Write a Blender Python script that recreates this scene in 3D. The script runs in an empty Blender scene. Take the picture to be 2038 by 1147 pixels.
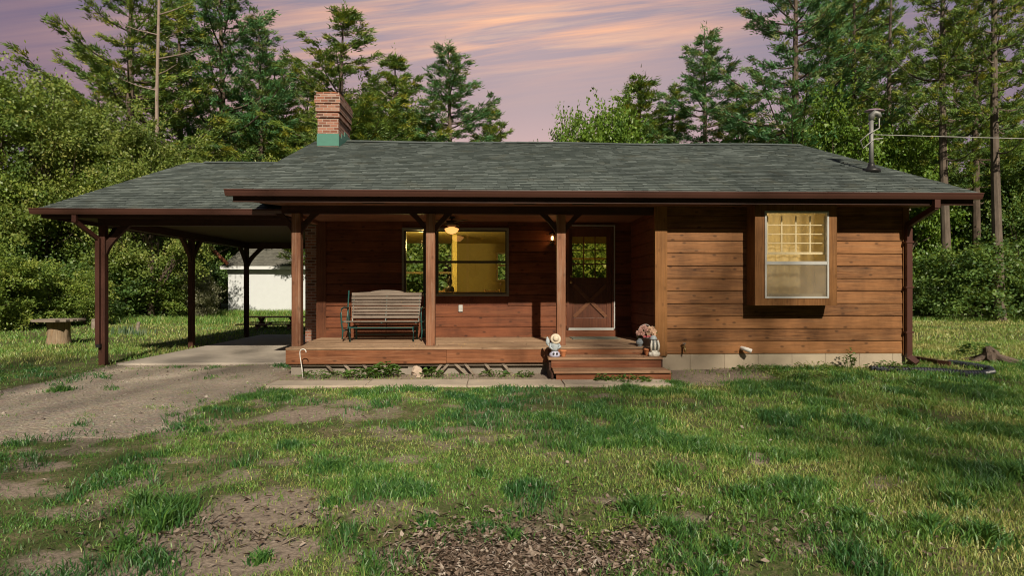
import bpy, math, random
import numpy as np
from mathutils import Vector, Matrix
R = math.radians
rng = np.random.default_rng(11)
random.seed(5)
sc = bpy.context.scene
C = sc.collection

# ------------------------------------------------------------------ camera
EYE = 1.5
YAW = R(1.8)
FPX = 1170.0
CS, SN = math.cos(YAW), math.sin(YAW)
cam_d = bpy.data.cameras.new('camera')
cam = bpy.data.objects.new('camera', cam_d)
C.objects.link(cam)
cam.location = (0, 0, EYE)
cam.rotation_euler = (R(90), 0, -YAW)
cam_d.sensor_width = 36
cam_d.lens = 36 * FPX / 2038
cam_d.clip_end = 2000
sc.camera = cam


def at(px, py, Y):
    """the point of the plane y = Y seen at a place of the photograph"""
    u = (px - 1019) / FPX
    v = (573.5 - py) / FPX
    t = Y / (CS - u * SN)
    return Vector((t * (SN + u * CS), Y, EYE + t * v))


def X(px, Y): return at(px, 573.5, Y).x
def Z(py, Y, px=1019): return at(px, py, Y).z


def gp(px, py, z=0.0):
    """point of the level z seen at a place of the photograph"""
    u = (px - 1019) / FPX
    v = (573.5 - py) / FPX
    t = (z - EYE) / v
    return Vector((t * (SN + u * CS), t * (CS - u * SN), z))


# ------------------------------------------------------------------ helpers
def tag(o, label=None, cat=None, group=None, kind=None):
    if label: o['label'] = label
    if cat: o['category'] = cat
    if group: o['group'] = group
    if kind: o['kind'] = kind
    return o


def empty(name, loc=(0, 0, 0), label=None, cat=None, group=None):
    o = bpy.data.objects.new(name, None)
    C.objects.link(o)
    o.location = loc
    o.empty_display_size = 0.1
    return tag(o, label, cat, group)


def world_of(o):
    l = Vector((0, 0, 0))
    while o is not None:
        l += o.location
        o = o.parent
    return l


class MB:
    def __init__(self, local=False):
        self.v, self.f, self.t = [], [], []
        self.local = local

    def add(self, vs, fs, tint=None):
        b = len(self.v)
        tt = random.random() if tint is None else tint
        self.v += [tuple(p) for p in vs]
        self.f += [tuple(b + i for i in q) for q in fs]
        self.t += [tt] * len(fs)
        return self

    def box(self, x0, x1, y0, y1, z0, z1, tint=None, M=None):
        vs = [(x, y, z) for x in (x0, x1) for y in (y0, y1) for z in (z0, z1)]
        if M is not None: vs = [M @ Vector(p) for p in vs]
        return self.add(vs, [(0, 1, 3, 2), (4, 6, 7, 5), (0, 4, 5, 1), (2, 3, 7, 6), (0, 2, 6, 4), (1, 5, 7, 3)], tint)

    def bar(self, a, b, w, h, tint=None, up=(0, 0, 1)):
        """a squared bar from a to b, w across and h along 'up'"""
        a, b = Vector(a), Vector(b)
        d = (b - a).normalized()
        s = d.cross(Vector(up))
        if s.length < 1e-4: s = d.cross(Vector((0, 1, 0)))
        s.normalize()
        n = s.cross(d)
        vs = []
        for p in (a, b):
            for i, j in ((-1, -1), (1, -1), (1, 1), (-1, 1)):
                vs.append(p + s * (w / 2 * i) + n * (h / 2 * j))
        return self.add(vs, [(0, 1, 2, 3), (7, 6, 5, 4), (0, 4, 5, 1), (1, 5, 6, 2), (2, 6, 7, 3), (3, 7, 4, 0)], tint)

    def tube(self, pts, r, n=8, tint=None, caps=True):
        pts = [Vector(p) for p in pts]
        rs = r if isinstance(r, (list, tuple)) else [r] * len(pts)
        vs, fs = [], []
        ref = Vector((0.123, 0.31, 0.94)).normalized()
        for i, p in enumerate(pts):
            d = (pts[min(i + 1, len(pts) - 1)] - pts[max(i - 1, 0)]).normalized()
            s = d.cross(ref)
            if s.length < 0.05: s = d.cross(Vector((1, 0, 0)))
            s.normalize()
            m = d.cross(s)
            for k in range(n):
                a = 2 * math.pi * k / n
                vs.append(p + (s * math.cos(a) + m * math.sin(a)) * rs[i])
        for i in range(len(pts) - 1):
            for k in range(n):
                k2 = (k + 1) % n
                fs.append((i * n + k, i * n + k2, (i + 1) * n + k2, (i + 1) * n + k))
        if caps:
            fs.append(tuple(range(n))[::-1])
            fs.append(tuple(range((len(pts) - 1) * n, len(pts) * n)))
        return self.add(vs, fs, tint)

    def lathe(self, prof, c=(0, 0, 0), n=20, M=None, tint=None, sx=1, sy=1):
        vs, fs = [], []
        c = Vector(c)
        for r, z in prof:
            for k in range(n):
                a = 2 * math.pi * k / n
                p = Vector((r * math.cos(a) * sx, r * math.sin(a) * sy, z))
                if M is not None: p = M @ p
                vs.append(c + p)
        for i in range(len(prof) - 1):
            for k in range(n):
                k2 = (k + 1) % n
                fs.append((i * n + k, i * n + k2, (i + 1) * n + k2, (i + 1) * n + k))
        fs.append(tuple(range(n))[::-1])
        fs.append(tuple(range((len(prof) - 1) * n, len(prof) * n)))
        return self.add(vs, fs, tint)

    def ball(self, c, rx, ry, rz, n=14, m=9, tint=None):
        prof = [(max(math.sin(math.pi * i / m), 0.02), -math.cos(math.pi * i / m)) for i in range(m + 1)]
        M = Matrix.Diagonal((rx, ry, rz))
        return self.lathe(prof, c, n, M, tint)

    def prism(self, poly, y0, y1, tint=None):
        """an outline in x and z pushed through from y0 to y1"""
        n = len(poly)
        vs = [(x, y0, z) for x, z in poly] + [(x, y1, z) for x, z in poly]
        fs = [tuple(range(n)), tuple(range(n, 2 * n))[::-1]]
        fs += [(i, i + n, (i + 1) % n + n, (i + 1) % n) for i in range(n)]
        return self.add(vs, fs, tint)

    def sweep_x(self, poly, x0, x1, tint=None):
        """an outline in y and z pushed along x"""
        n = len(poly)
        vs = [(x0, y, z) for y, z in poly] + [(x1, y, z) for y, z in poly]
        fs = [tuple(range(n))[::-1], tuple(range(n, 2 * n))]
        fs += [(i, (i + 1) % n, (i + 1) % n + n, i + n) for i in range(n)]
        return self.add(vs, fs, tint)

    def build(self, name, mat, parent=None, smooth=False, bevel=0):
        me = bpy.data.meshes.new(name)
        off = Vector((0, 0, 0)) if (parent is None or self.local) else world_of(parent)
        me.from_pydata([(p[0] - off.x, p[1] - off.y, p[2] - off.z) for p in self.v], [], self.f)
        a = me.attributes.new('tint', 'FLOAT', 'FACE')
        a.data.foreach_set('value', np.array(self.t, dtype=np.float32))
        o = bpy.data.objects.new(name, me)
        C.objects.link(o)
        me.materials.append(mat)
        if parent is not None: o.parent = parent
        import bmesh
        bm = bmesh.new()
        bm.from_mesh(me)
        bmesh.ops.recalc_face_normals(bm, faces=bm.faces)
        bm.to_mesh(me)
        bm.free()
        if smooth:
            me.polygons.foreach_set('use_smooth', [True] * len(me.polygons))
        if bevel:
            b = o.modifiers.new('bevel', 'BEVEL')
            b.width = bevel
            b.segments = 2
            b.limit_method = 'ANGLE'
        return o


def mesh_np(name, V, groups, mat, parent=None, attrs=None, smooth=False):
    """one mesh from vertex rows and face-index arrays (F,3) or (F,4); attrs: name -> per-vertex floats"""
    me = bpy.data.meshes.new(name)
    V = np.ascontiguousarray(V, dtype=np.float32)
    me.vertices.add(len(V))
    me.vertices.foreach_set('co', V.ravel())
    li = np.concatenate([g.ravel() for g in groups]).astype(np.int32)
    tot = np.concatenate([np.full(len(g), g.shape[1], np.int32) for g in groups])
    st = np.concatenate([[0], np.cumsum(tot)[:-1]]).astype(np.int32)
    me.loops.add(len(li))
    me.loops.foreach_set('vertex_index', li)
    me.polygons.add(len(tot))
    me.polygons.foreach_set('loop_start', st)
    me.polygons.foreach_set('loop_total', tot)
    if smooth: me.polygons.foreach_set('use_smooth', np.ones(len(tot), dtype=bool))
    for k, a in (attrs or {}).items():
        at_ = me.attributes.new(k, 'FLOAT', 'POINT')
        at_.data.foreach_set('value', np.ascontiguousarray(a, dtype=np.float32))
    me.update(calc_edges=True)
    me.materials.append(mat)
    o = bpy.data.objects.new(name, me)
    C.objects.link(o)
    if parent is not None: o.parent = parent
    return o


def dup(root, loc, label, scale=(1, 1, 1), rotz=0, group=None):
    r = root.copy()
    C.objects.link(r)
    r.location = loc
    r.scale = scale
    r.rotation_euler = (0, 0, rotz)
    r['label'] = label
    if group: r['group'] = group
    for ch in list(root.children):
        c = ch.copy()
        C.objects.link(c)
        c.parent = r
        for g in list(ch.children):
            d = g.copy()
            C.objects.link(d)
            d.parent = c
    return r


# ------------------------------------------------------------------ materials
class NT:
    def __init__(self, name):
        self.m = bpy.data.materials.new(name)
        self.m.use_nodes = True
        self.t = self.m.node_tree
        self.t.nodes.clear()
        self.out = self.t.nodes.new('ShaderNodeOutputMaterial')

    def n(self, typ, inp=None, **kw):
        nd = self.t.nodes.new(typ)
        for k, v in kw.items(): setattr(nd, k, v)
        for k, v in (inp or {}).items():
            if hasattr(v, 'is_output'): self.t.links.new(v, nd.inputs[k])
            else: nd.inputs[k].default_value = v
        return nd

    def math(self, op, a, b=0.0, c=0.0, clamp=False):
        nd = self.n('ShaderNodeMath', {0: a, 1: b, 2: c}, operation=op, use_clamp=clamp)
        return nd.outputs[0]

    def mix(self, f, a, b, blend='MIX'):
        nd = self.n('ShaderNodeMix', data_type='RGBA', blend_type=blend)
        for k, v in ((0, f), (6, a), (7, b)):
            if hasattr(v, 'is_output'): self.t.links.new(v, nd.inputs[k])
            else: nd.inputs[k].default_value = v if k == 0 else col(v)
        return nd.outputs[2]

    def ramp(self, f, stops):
        nd = self.n('ShaderNodeValToRGB', {0: f})
        e = nd.color_ramp.elements
        while len(e) < len(stops): e.new(0.5)
        for i, (p, c) in enumerate(stops):
            e[i].position = p
            e[i].color = col(c)
        return nd.outputs[0]

    def noise(self, vec, scale, detail=4, rough=0.55, dist=0.0):
        nd = self.n('ShaderNodeTexNoise', {'Scale': scale, 'Detail': detail, 'Roughness': rough, 'Distortion': dist})
        if vec is not None: self.t.links.new(vec, nd.inputs['Vector'])
        return nd.outputs[0]

    def coord(self): return self.n('ShaderNodeTexCoord').outputs['Object']

    def mapping(self, vec, scale=(1, 1, 1), loc=(0, 0, 0)):
        return self.n('ShaderNodeMapping', {'Vector': vec, 'Scale': scale, 'Location': loc}).outputs[0]

    def attr(self, name): return self.n('ShaderNodeAttribute', attribute_name=name).outputs['Fac']

    def bump(self, h, strength=0.3, dist=0.01):
        return self.n('ShaderNodeBump', {'Height': h, 'Strength': strength, 'Distance': dist}).outputs[0]

    def surf(self, base, rough=0.7, spec=0.3, normal=None, metal=0.0, **kw):
        b = self.n('ShaderNodeBsdfPrincipled')
        for k, v in dict({'Base Color': base, 'Roughness': rough, 'Specular IOR Level': spec, 'Metallic': metal}, **kw).items():
            if hasattr(v, 'is_output'): self.t.links.new(v, b.inputs[k])
            else: b.inputs[k].default_value = col(v) if k in ('Base Color', 'Emission Color') else v
        if normal is not None: self.t.links.new(normal, b.inputs['Normal'])
        self.t.links.new(b.outputs[0], self.out.inputs[0])
        return self.m


def col(c):
    if isinstance(c, (int, float)): return (c, c, c, 1)
    return tuple(c) if len(c) == 4 else (*c, 1)


def wood(name, dark, light, axis='x', wear=None, wear_amt=0.3, rough=0.65, knots=0.6, spec=0.25, boost=1.0):
    t = NT(name)
    co = t.coord()
    ti = t.attr('tint')
    off = t.n('ShaderNodeCombineXYZ', {0: t.math('MULTIPLY', ti, 37.0), 1: t.math('MULTIPLY', ti, 11.0), 2: t.math('MULTIPLY', ti, 23.0)}).outputs[0]
    v = t.n('ShaderNodeVectorMath', {0: co, 1: off}, operation='ADD').outputs[0]
    la, lc = 1.3, 30.0
    s = {'x': (la, lc, lc), 'y': (lc, la, lc), 'z': (lc, lc, la)}[axis]
    g = t.noise(t.mapping(v, s), 1.0, 7, 0.68, 1.2)
    blot = t.noise(v, 2.3, 3, 0.6)
    f = t.math('ADD', t.math('MULTIPLY', g, 1.0), t.math('MULTIPLY', blot, 0.5))
    f = t.math('ADD', t.math('SUBTRACT', f, .22), t.math('MULTIPLY', t.math('SUBTRACT', ti, 0.5), 0.2))
    base = t.ramp(f, [(0.28, dark), (0.5, tuple((a + b) / 2 for a, b in zip(dark, light))), (0.78, light)])
    sp = t.n('ShaderNodeSeparateXYZ', {0: v}).outputs
    al, cr = {'x': (sp[0], t.math('ADD', sp[2], sp[1])), 'y': (sp[1], sp[2]), 'z': (sp[2], t.math('ADD', sp[0], sp[1]))}[axis]
    kv = t.n('ShaderNodeCombineXYZ', {0: t.math('MULTIPLY', al, 2.6), 1: t.math('MULTIPLY', cr, 4.6), 2: 0.0}).outputs[0]
    vn_ = t.n('ShaderNodeTexVoronoi', {'Vector': kv, 'Scale': 1.0, 'Randomness': 1.0}, voronoi_dimensions='2D')
    pick = t.math('GREATER_THAN', t.n('ShaderNodeSeparateXYZ', {0: vn_.outputs['Color']}).outputs[0], 0.45)
    k = t.math('MULTIPLY', t.n('ShaderNodeMapRange', {0: vn_.outputs['Distance'], 1: 0.05, 2: 0.12, 3: knots, 4: 0.0}).outputs[0], pick)
    base = t.mix(k, base, tuple(c * 0.25 for c in dark))
    st = t.noise(t.mapping(co, (1.1, 1.1, .35)), 1.6, 5, .65)
    base = t.mix(t.n('ShaderNodeMapRange', {0: st, 1: .5, 2: .75, 3: 0., 4: .45}).outputs[0], base, tuple(c * .8 for c in dark))
    if wear:
        w = t.noise(t.mapping(v, tuple(x * 0.45 for x in s)), 1.0, 7, 0.7, 1.5)
        wf = t.n('ShaderNodeMapRange', {0: w, 1: 0.52, 2: 0.72, 3: 0.0, 4: wear_amt}).outputs[0]
        base = t.mix(wf, base, wear)
    b = t.bump(g, 0.35, 0.006)
    return t.surf(base, rough, spec, b)


def plain(name, c, rough=0.6, spec=0.3, metal=0.0, var=0.15, scale=6.0, bump=0.0, bscale=60):
    t = NT(name)
    co = t.coord()
    nz = t.noise(co, scale, 5, 0.6)
    base = t.mix(nz, tuple(x * (1 - var) for x in c), tuple(min(1, x * (1 + var)) for x in c))
    nb = t.bump(t.noise(co, bscale, 4), bump, 0.01) if bump else None
    return t.surf(base, rough, spec, nb, metal)


def emit(name, c, s, base=(0.8, 0.6, 0.35)):
    t = NT(name)
    return t.surf(base, 0.4, 0.3, None, 0.0, **{'Emission Color': c, 'Emission Strength': s})


def leafmat(name, c0, c1, c2, trans=0.35, gloss=0.06):
    t = NT(name)
    ti = t.attr('tint')
    base = t.ramp(ti, [(0.0, c0), (0.5, c1), (1.0, c2)])
    d = t.n('ShaderNodeBsdfDiffuse', {'Color': base}).outputs[0]
    tb = t.mix(0.55, base, (0.30, 0.34, 0.03), 'MIX')
    tr = t.n('ShaderNodeBsdfTranslucent', {'Color': tb}).outputs[0]
    m = t.n('ShaderNodeMixShader', {0: trans, 1: d, 2: tr}).outputs[0]
    gl = t.n('ShaderNodeBsdfGlossy', {'Color': (1, 1, 1, 1), 'Roughness': 0.45}).outputs[0]
    m = t.n('ShaderNodeMixShader', {0: gloss, 1: m, 2: gl}).outputs[0]
    t.t.links.new(m, t.out.inputs[0])
    return t.m


def glass(name, refl=0.08, tint=(1, 1, 1), wob=0.0):
    t = NT(name)
    lw = t.n('ShaderNodeFresnel', {'IOR': 1.5}).outputs[0]
    f = t.math('ADD', t.math('MULTIPLY', lw, 1.3), refl, clamp=True)
    tr = t.n('ShaderNodeBsdfTransparent', {'Color': col(tint)}).outputs[0]
    gl = t.n('ShaderNodeBsdfGlossy', {'Roughness': 0.01})
    if wob:
        t.t.links.new(t.bump(t.noise(t.coord(), 3.0, 2), wob, 0.02), gl.inputs['Normal'])
    m = t.n('ShaderNodeMixShader', {0: f, 1: tr, 2: gl.outputs[0]}).outputs[0]
    t.t.links.new(m, t.out.inputs[0])
    return t.m


def brickmat(name):
    t = NT(name)
    co = t.coord()
    sx = t.n('ShaderNodeSeparateXYZ', {0: co})
    u = t.math('ADD', sx.outputs[0], sx.outputs[1])
    v = t.n('ShaderNodeCombineXYZ', {0: u, 1: sx.outputs[2], 2: 0.0}).outputs[0]
    br = t.n('ShaderNodeTexBrick', {'Vector': v, 'Color1': (0.0, 0.0, 0.0, 1), 'Color2': (1, 1, 1, 1), 'Mortar': (0.5, 0.5, 0.5, 1), 'Scale': 1.0,
                                    'Mortar Size': 0.006, 'Mortar Smooth': 0.1, 'Bias': 0.0, 'Brick Width': 0.17, 'Row Height': 0.062})
    cc = t.ramp(br.outputs['Color'], [(0.0, (0.05, 0.025, 0.02)), (0.2, (0.16, 0.052, 0.033)), (0.5, (0.27, 0.10, 0.062)), (0.85, (0.34, 0.165, 0.115)), (1.0, (0.40, 0.25, 0.2))])
    nz = t.noise(co, 30, 4)
    cc = t.mix(t.math('MULTIPLY', nz, 0.5), cc, (0.32, 0.19, 0.14))
    base = t.mix(br.outputs['Fac'], cc, (0.38, 0.33, 0.29))
    return t.surf(base, 0.85, 0.2, t.bump(t.math('SUBTRACT', nz, t.math('MULTIPLY', br.outputs['Fac'], 2.0)), 0.5, 0.006))


def shinglemat(name, a=(0.042, 0.052, 0.047), b=(0.125, 0.142, 0.125)):
    t = NT(name)
    co = t.coord()
    ti = t.attr('tint')
    g = t.noise(co, 140, 3, 0.7)
    w = t.noise(co, 1.5, 5, 0.65)
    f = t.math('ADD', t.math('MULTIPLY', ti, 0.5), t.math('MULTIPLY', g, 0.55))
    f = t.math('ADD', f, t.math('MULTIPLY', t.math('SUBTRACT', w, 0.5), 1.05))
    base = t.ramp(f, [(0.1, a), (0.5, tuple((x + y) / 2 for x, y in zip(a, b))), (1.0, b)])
    br = t.noise(co, 2.2, 3, 0.5)
    base = t.mix(t.n('ShaderNodeMapRange', {0: br, 1: 0.55, 2: 0.75, 3: 0.0, 4: 0.4}).outputs[0], base, (0.10, 0.10, 0.075))
    return t.surf(base, 0.9, 0.2, t.bump(g, 0.5, 0.004))


M = {}
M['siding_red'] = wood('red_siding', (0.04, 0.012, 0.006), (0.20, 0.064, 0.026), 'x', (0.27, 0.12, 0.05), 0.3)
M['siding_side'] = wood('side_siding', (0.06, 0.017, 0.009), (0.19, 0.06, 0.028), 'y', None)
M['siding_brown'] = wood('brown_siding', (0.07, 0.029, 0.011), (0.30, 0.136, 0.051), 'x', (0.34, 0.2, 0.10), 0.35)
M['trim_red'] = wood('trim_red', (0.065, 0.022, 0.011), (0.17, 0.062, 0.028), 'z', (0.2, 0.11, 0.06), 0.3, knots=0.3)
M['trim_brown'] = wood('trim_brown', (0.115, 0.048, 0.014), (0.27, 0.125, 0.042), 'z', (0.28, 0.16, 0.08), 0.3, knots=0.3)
M['trim_brown_x'] = wood('trim_brown_level', (0.10, 0.042, 0.013), (0.24, 0.11, 0.038), 'x', (0.26, 0.15, 0.08), 0.3, knots=0.3)
M['post'] = wood('weathered_post', (0.115, 0.046, 0.025), (0.28, 0.13, 0.072), 'z', (0.36, 0.27, 0.2), 0.65, knots=0.4)
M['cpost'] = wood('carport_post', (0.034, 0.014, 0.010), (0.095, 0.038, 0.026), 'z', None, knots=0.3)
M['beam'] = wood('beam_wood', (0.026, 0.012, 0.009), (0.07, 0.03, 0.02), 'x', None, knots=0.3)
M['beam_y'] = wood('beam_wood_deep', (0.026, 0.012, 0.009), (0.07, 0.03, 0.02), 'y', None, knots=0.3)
M['deck'] = wood('deck_boards', (0.17, 0.105, 0.065), (0.46, 0.32, 0.21), 'x', (0.32, 0.13, 0.06), 0.5, 0.75)
M['fascia'] = wood('deck_fascia', (0.085, 0.03, 0.013), (0.27, 0.105, 0.047), 'x', (0.42, 0.23, 0.13), 0.6)
M['tread'] = wood('step_tread', (0.14, 0.075, 0.042), (0.36, 0.225, 0.14), 'x', (0.26, 0.08, 0.035), 0.5)
M['riser'] = wood('step_riser', (0.09, 0.028, 0.013), (0.23, 0.08, 0.036), 'x', (0.36, 0.2, 0.12), 0.35)
M['ceilwood'] = wood('ceiling_boards', (0.13, 0.055, 0.03), (0.26, 0.12, 0.07), 'x', None, knots=0.3)
M['osb'] = plain('ceiling_sheet', (0.085, 0.064, 0.034), 0.85, 0.1, var=0.3, scale=9)
M['lath'] = wood('grey_lath', (0.13, 0.10, 0.08), (0.30, 0.25, 0.2), 'x', None, knots=0.1)
M['bench_wood'] = wood('bench_slats', (0.085, 0.068, 0.056), (0.24, 0.195, 0.16), 'x', (0.4, 0.35, 0.31), 0.5, 0.85, knots=0.2)
M['door'] = wood('door_wood', (0.05, 0.018, 0.011), (0.13, 0.045, 0.024), 'z', (0.22, 0.09, 0.04), 0.3, 0.4, knots=0.1, spec=0.4)
M['doorx'] = wood('door_brace', (0.08, 0.03, 0.015), (0.19, 0.08, 0.038), 'x', None, 0.3, 0.4, knots=0.1, spec=0.4)
M['grey_wood'] = wood('grey_weathered_wood', (0.11, 0.09, 0.072), (0.30, 0.255, 0.21), 'x', (0.42, 0.4, 0.36), 0.5, 0.85, knots=0.4)
M['picnic'] = wood('picnic_wood', (0.13, 0.06, 0.03), (0.30, 0.16, 0.09), 'x', (0.42, 0.38, 0.32), 0.6, 0.85)
M['stump'] = wood('stump_wood', (0.13, 0.085, 0.05), (0.38, 0.30, 0.215), 'z', (0.35, 0.17, 0.05), 0.6, 0.9, knots=0.2)
M['gutter'] = plain('brown_gutter', (0.072, 0.031, 0.024), 0.35, 0.5, var=0.12, scale=3)
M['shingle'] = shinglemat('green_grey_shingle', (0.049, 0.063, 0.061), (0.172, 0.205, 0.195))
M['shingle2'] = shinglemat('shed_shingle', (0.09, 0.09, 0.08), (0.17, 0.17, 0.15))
M['brick'] = brickmat('chimney_brick')
M['teal'] = plain('teal_flashing', (0.065, 0.2, 0.16), 0.45, 0.4, var=0.2, scale=9)
M['concrete'] = plain('block_concrete', (0.40, 0.34, 0.26), 0.9, 0.15, var=0.22, scale=4, bump=0.25)
M['slab'] = plain('slab_concrete', (0.42, 0.38, 0.33), 0.9, 0.15, var=0.25, scale=1.6, bump=0.2)
M['path'] = plain('path_concrete', (0.40, 0.345, 0.28), 0.95, 0.1, var=0.35, scale=2.5, bump=0.3)
M['skirt'] = plain('grey_skirting', (0.24, 0.215, 0.185), 0.9, 0.15, var=0.3, scale=3, bump=0.2)
M['white'] = plain('white_paint', (0.62, 0.65, 0.67), 0.55, 0.3, var=0.04)
M['stucco'] = plain('white_stucco', (0.56, 0.60, 0.63), 0.85, 0.2, var=0.07, scale=3, bump=0.25, bscale=30)
M['vinyl'] = plain('grey_vinyl', (0.42, 0.43, 0.42), 0.45, 0.4, var=0.08)
M['bronze'] = plain('dark_sash', (0.045, 0.042, 0.036), 0.4, 0.4, var=0.1)
M['tan_frame'] = plain('tan_frame', (0.17, 0.16, 0.135), 0.5, 0.3, var=0.1)
M['cream'] = plain('cream_paint', (0.52, 0.43, 0.18), 0.7, 0.2, var=0.06)
M['muntin'] = plain('cream_muntin', (0.8, 0.7, 0.45), 0.5, 0.3, var=0.05)
M['floorin'] = plain('room_floor', (0.2, 0.12, 0.06), 0.5, 0.3)
M['black'] = plain('black_metal', (0.02, 0.02, 0.02), 0.45, 0.4)
M['darkbrown'] = plain('dark_bronze', (0.035, 0.02, 0.014), 0.4, 0.45)
M['green_metal'] = plain('green_metal', (0.018, 0.075, 0.07), 0.4, 0.5, var=0.2)
M['white_metal'] = plain('white_metal', (0.75, 0.75, 0.72), 0.35, 0.5)
M['galv'] = plain('galvanised', (0.22, 0.225, 0.22), 0.6, 0.4, 0.5, var=0.2)
M['mauve'] = plain('mauve_metal', (0.24, 0.17, 0.22), 0.5, 0.4)
M['brass'] = plain('brass', (0.5, 0.36, 0.15), 0.35, 0.5, 0.8)
M['pvc'] = plain('pvc', (0.72, 0.71, 0.68), 0.4, 0.4, var=0.05)
M['terra'] = plain('terracotta', (0.48, 0.19, 0.085), 0.8, 0.2, var=0.12, scale=14)
M['mat'] = plain('door_mat', (0.19, 0.20, 0.165), 0.98, 0.05, var=0.3, scale=30, bump=0.5, bscale=200)
M['statue_blue'] = plain('pale_blue_glaze', (0.42, 0.48, 0.52), 0.5, 0.4, var=0.2, scale=20)
M['statue_white'] = plain('white_glaze', (0.68, 0.66, 0.6), 0.5, 0.4, var=0.12, scale=20)
M['statue_lav'] = plain('lavender_glaze', (0.46, 0.47, 0.62), 0.5, 0.4, var=0.15, scale=20)
M['statue_grey'] = plain('grey_glaze', (0.14, 0.15, 0.15), 0.5, 0.4, var=0.4, scale=26)
M['straw'] = plain('straw_glaze', (0.64, 0.56, 0.44), 0.6, 0.3, var=0.1, scale=30)
M['skin'] = plain('skin_glaze', (0.55, 0.33, 0.24), 0.5, 0.3)
M['ballgrey'] = plain('blue_grey_stone', (0.23, 0.26, 0.29), 0.8, 0.2, var=0.3, scale=14)
M['pink'] = plain('pink_petal', (0.6, 0.36, 0.31), 0.8, 0.1, var=0.3, scale=25)
M['peach'] = plain('peach_petal', (0.64, 0.43, 0.3), 0.8, 0.1, var=0.3, scale=25)
M['rose'] = plain('rose_petal', (0.46, 0.13, 0.14), 0.8, 0.1, var=0.3, scale=25)
M['hose'] = plain('black_corrugated', (0.022, 0.026, 0.036), 0.4, 0.5)
M['rust'] = plain('rust_red', (0.24, 0.085, 0.045), 0.6, 0.3, var=0.25)
M['stone'] = plain('pinkish_stone', (0.45, 0.36, 0.29), 0.9, 0.2, var=0.25, scale=8, bump=0.4, bscale=25)
M['cable'] = plain('grey_cable', (0.3, 0.3, 0.29), 0.5, 0.3)
M['bark'] = wood('grey_bark', (0.10, 0.078, 0.062), (0.30, 0.25, 0.20), 'z', (0.36, 0.33, 0.29), 0.5, 0.95, knots=0.3)
M['bark_dark'] = wood('dark_bark', (0.045, 0.035, 0.028), (0.15, 0.115, 0.09), 'z', None, 0.5, 0.95, knots=0.2)
M['bark_mid'] = wood('brown_grey_bark', (0.07, 0.055, 0.045), (0.19, 0.155, 0.125), 'z', (0.24, 0.21, 0.18), 0.4, 0.95, knots=0.3)
M['deadwood'] = wood('pale_deadwood', (0.17, 0.135, 0.11), (0.34, 0.275, 0.235), 'z', None, 0.5, 0.95, knots=0.2)
M['lamp_glow'] = emit('lamp_glow', (1.0, 0.42, 0.12), 1.1)
M['bulb_glow'] = emit('bulb_glow', (1.0, 0.6, 0.2), 5.0)
M['glass'] = glass('window_glass', 0.05)
M['glass_door'] = glass('door_glass', 0.12, (1.0, 0.93, 0.7), 0.25)
M['screen'] = None
M['pine1'] = leafmat('pine_green', (0.060, 0.131, 0.044), (0.169, 0.286, 0.060), (0.367, 0.354, 0.045, 0.086), 0.3, 0.02)
M['pine2'] = leafmat('pine_blue_green', (0.049, 0.127, 0.061), (0.095, 0.271, 0.094), (0.290, 0.305, 0.115), 0.3, 0.02)
M['leaf1'] = leafmat('leaf_green', (0.080, 0.147, 0.036), (0.187, 0.285, 0.053), (0.356, 0.399, 0.085), 0.38, 0.02)
M['leaf2'] = leafmat('leaf_yellow_green', (0.083, 0.143, 0.035), (0.198, 0.276, 0.058), (0.352, 0.372, 0.105), 0.38, 0.02)
M['leaf3'] = leafmat('leaf_bright', (0.052, 0.117, 0.021), (0.129, 0.246, 0.031), (0.234, 0.349, 0.052), 0.38, 0.02)
M['leaf4'] = leafmat('leaf_dark', (0.048, 0.101, 0.036), (0.109, 0.210, 0.055), (0.218, 0.319, 0.073), 0.38, 0.02)
M['leaf_pale'] = leafmat('leaf_pale', (0.12, 0.13, 0.075), (0.24, 0.25, 0.15), (0.36, 0.36, 0.25))
M['herb'] = leafmat('herb_leaf', (0.03, 0.08, 0.02), (0.07, 0.16, 0.03), (0.13, 0.24, 0.045))
M['iris'] = leafmat('iris_leaf', (0.05, 0.10, 0.06), (0.10, 0.18, 0.10), (0.2, 0.24, 0.15))
M['grass'] = leafmat('grass_blades', (0.036, 0.142, 0.043), (0.162, 0.336, 0.059), (0.547, 0.490, 0.194), 0.4, 0.03)
M['litter'] = leafmat('dead_leaves', (0.06, 0.04, 0.028), (0.19, 0.135, 0.10), (0.42, 0.36, 0.30), 0.1)


# ------------------------------------------------------------------ noise for layouts
class VN:
    def __init__(self, seed):
        self.g = np.random.default_rng(seed).random((256, 256))

    def __call__(self, x, y, s):
        x, y = np.asarray(x) * s + 1000.3, np.asarray(y) * s + 1000.7
        xi, yi = np.floor(x).astype(int), np.floor(y).astype(int)
        fx, fy = x - xi, y - yi
        fx, fy = fx * fx * (3 - 2 * fx), fy * fy * (3 - 2 * fy)
        g = self.g
        a, b = g[xi % 256, yi % 256], g[(xi + 1) % 256, yi % 256]
        c, d = g[xi % 256, (yi + 1) % 256], g[(xi + 1) % 256, (yi + 1) % 256]
        return (a * (1 - fx) + b * fx) * (1 - fy) + (c * (1 - fx) + d * fx) * fy

    def fbm(self, x, y, s, o=3):
        r, a, t = 0, 1, 0
        for i in range(o):
            r = r + a * self(x, y, s * 2 ** i)
            t += a
            a *= 0.5
        return r / t


vn1, vn2, vn3 = VN(1), VN(2), VN(3)


def in_poly(x, y, poly):
    r = np.zeros(np.shape(x), bool)
    n = len(poly)
    for i in range(n):
        x0, y0 = poly[i]
        x1, y1 = poly[(i + 1) % n]
        if y0 == y1: continue
        c = ((y0 > y) != (y1 > y)) & (x < (x1 - x0) * (y - y0) / (y1 - y0) + x0)
        r ^= c
    return r


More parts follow.
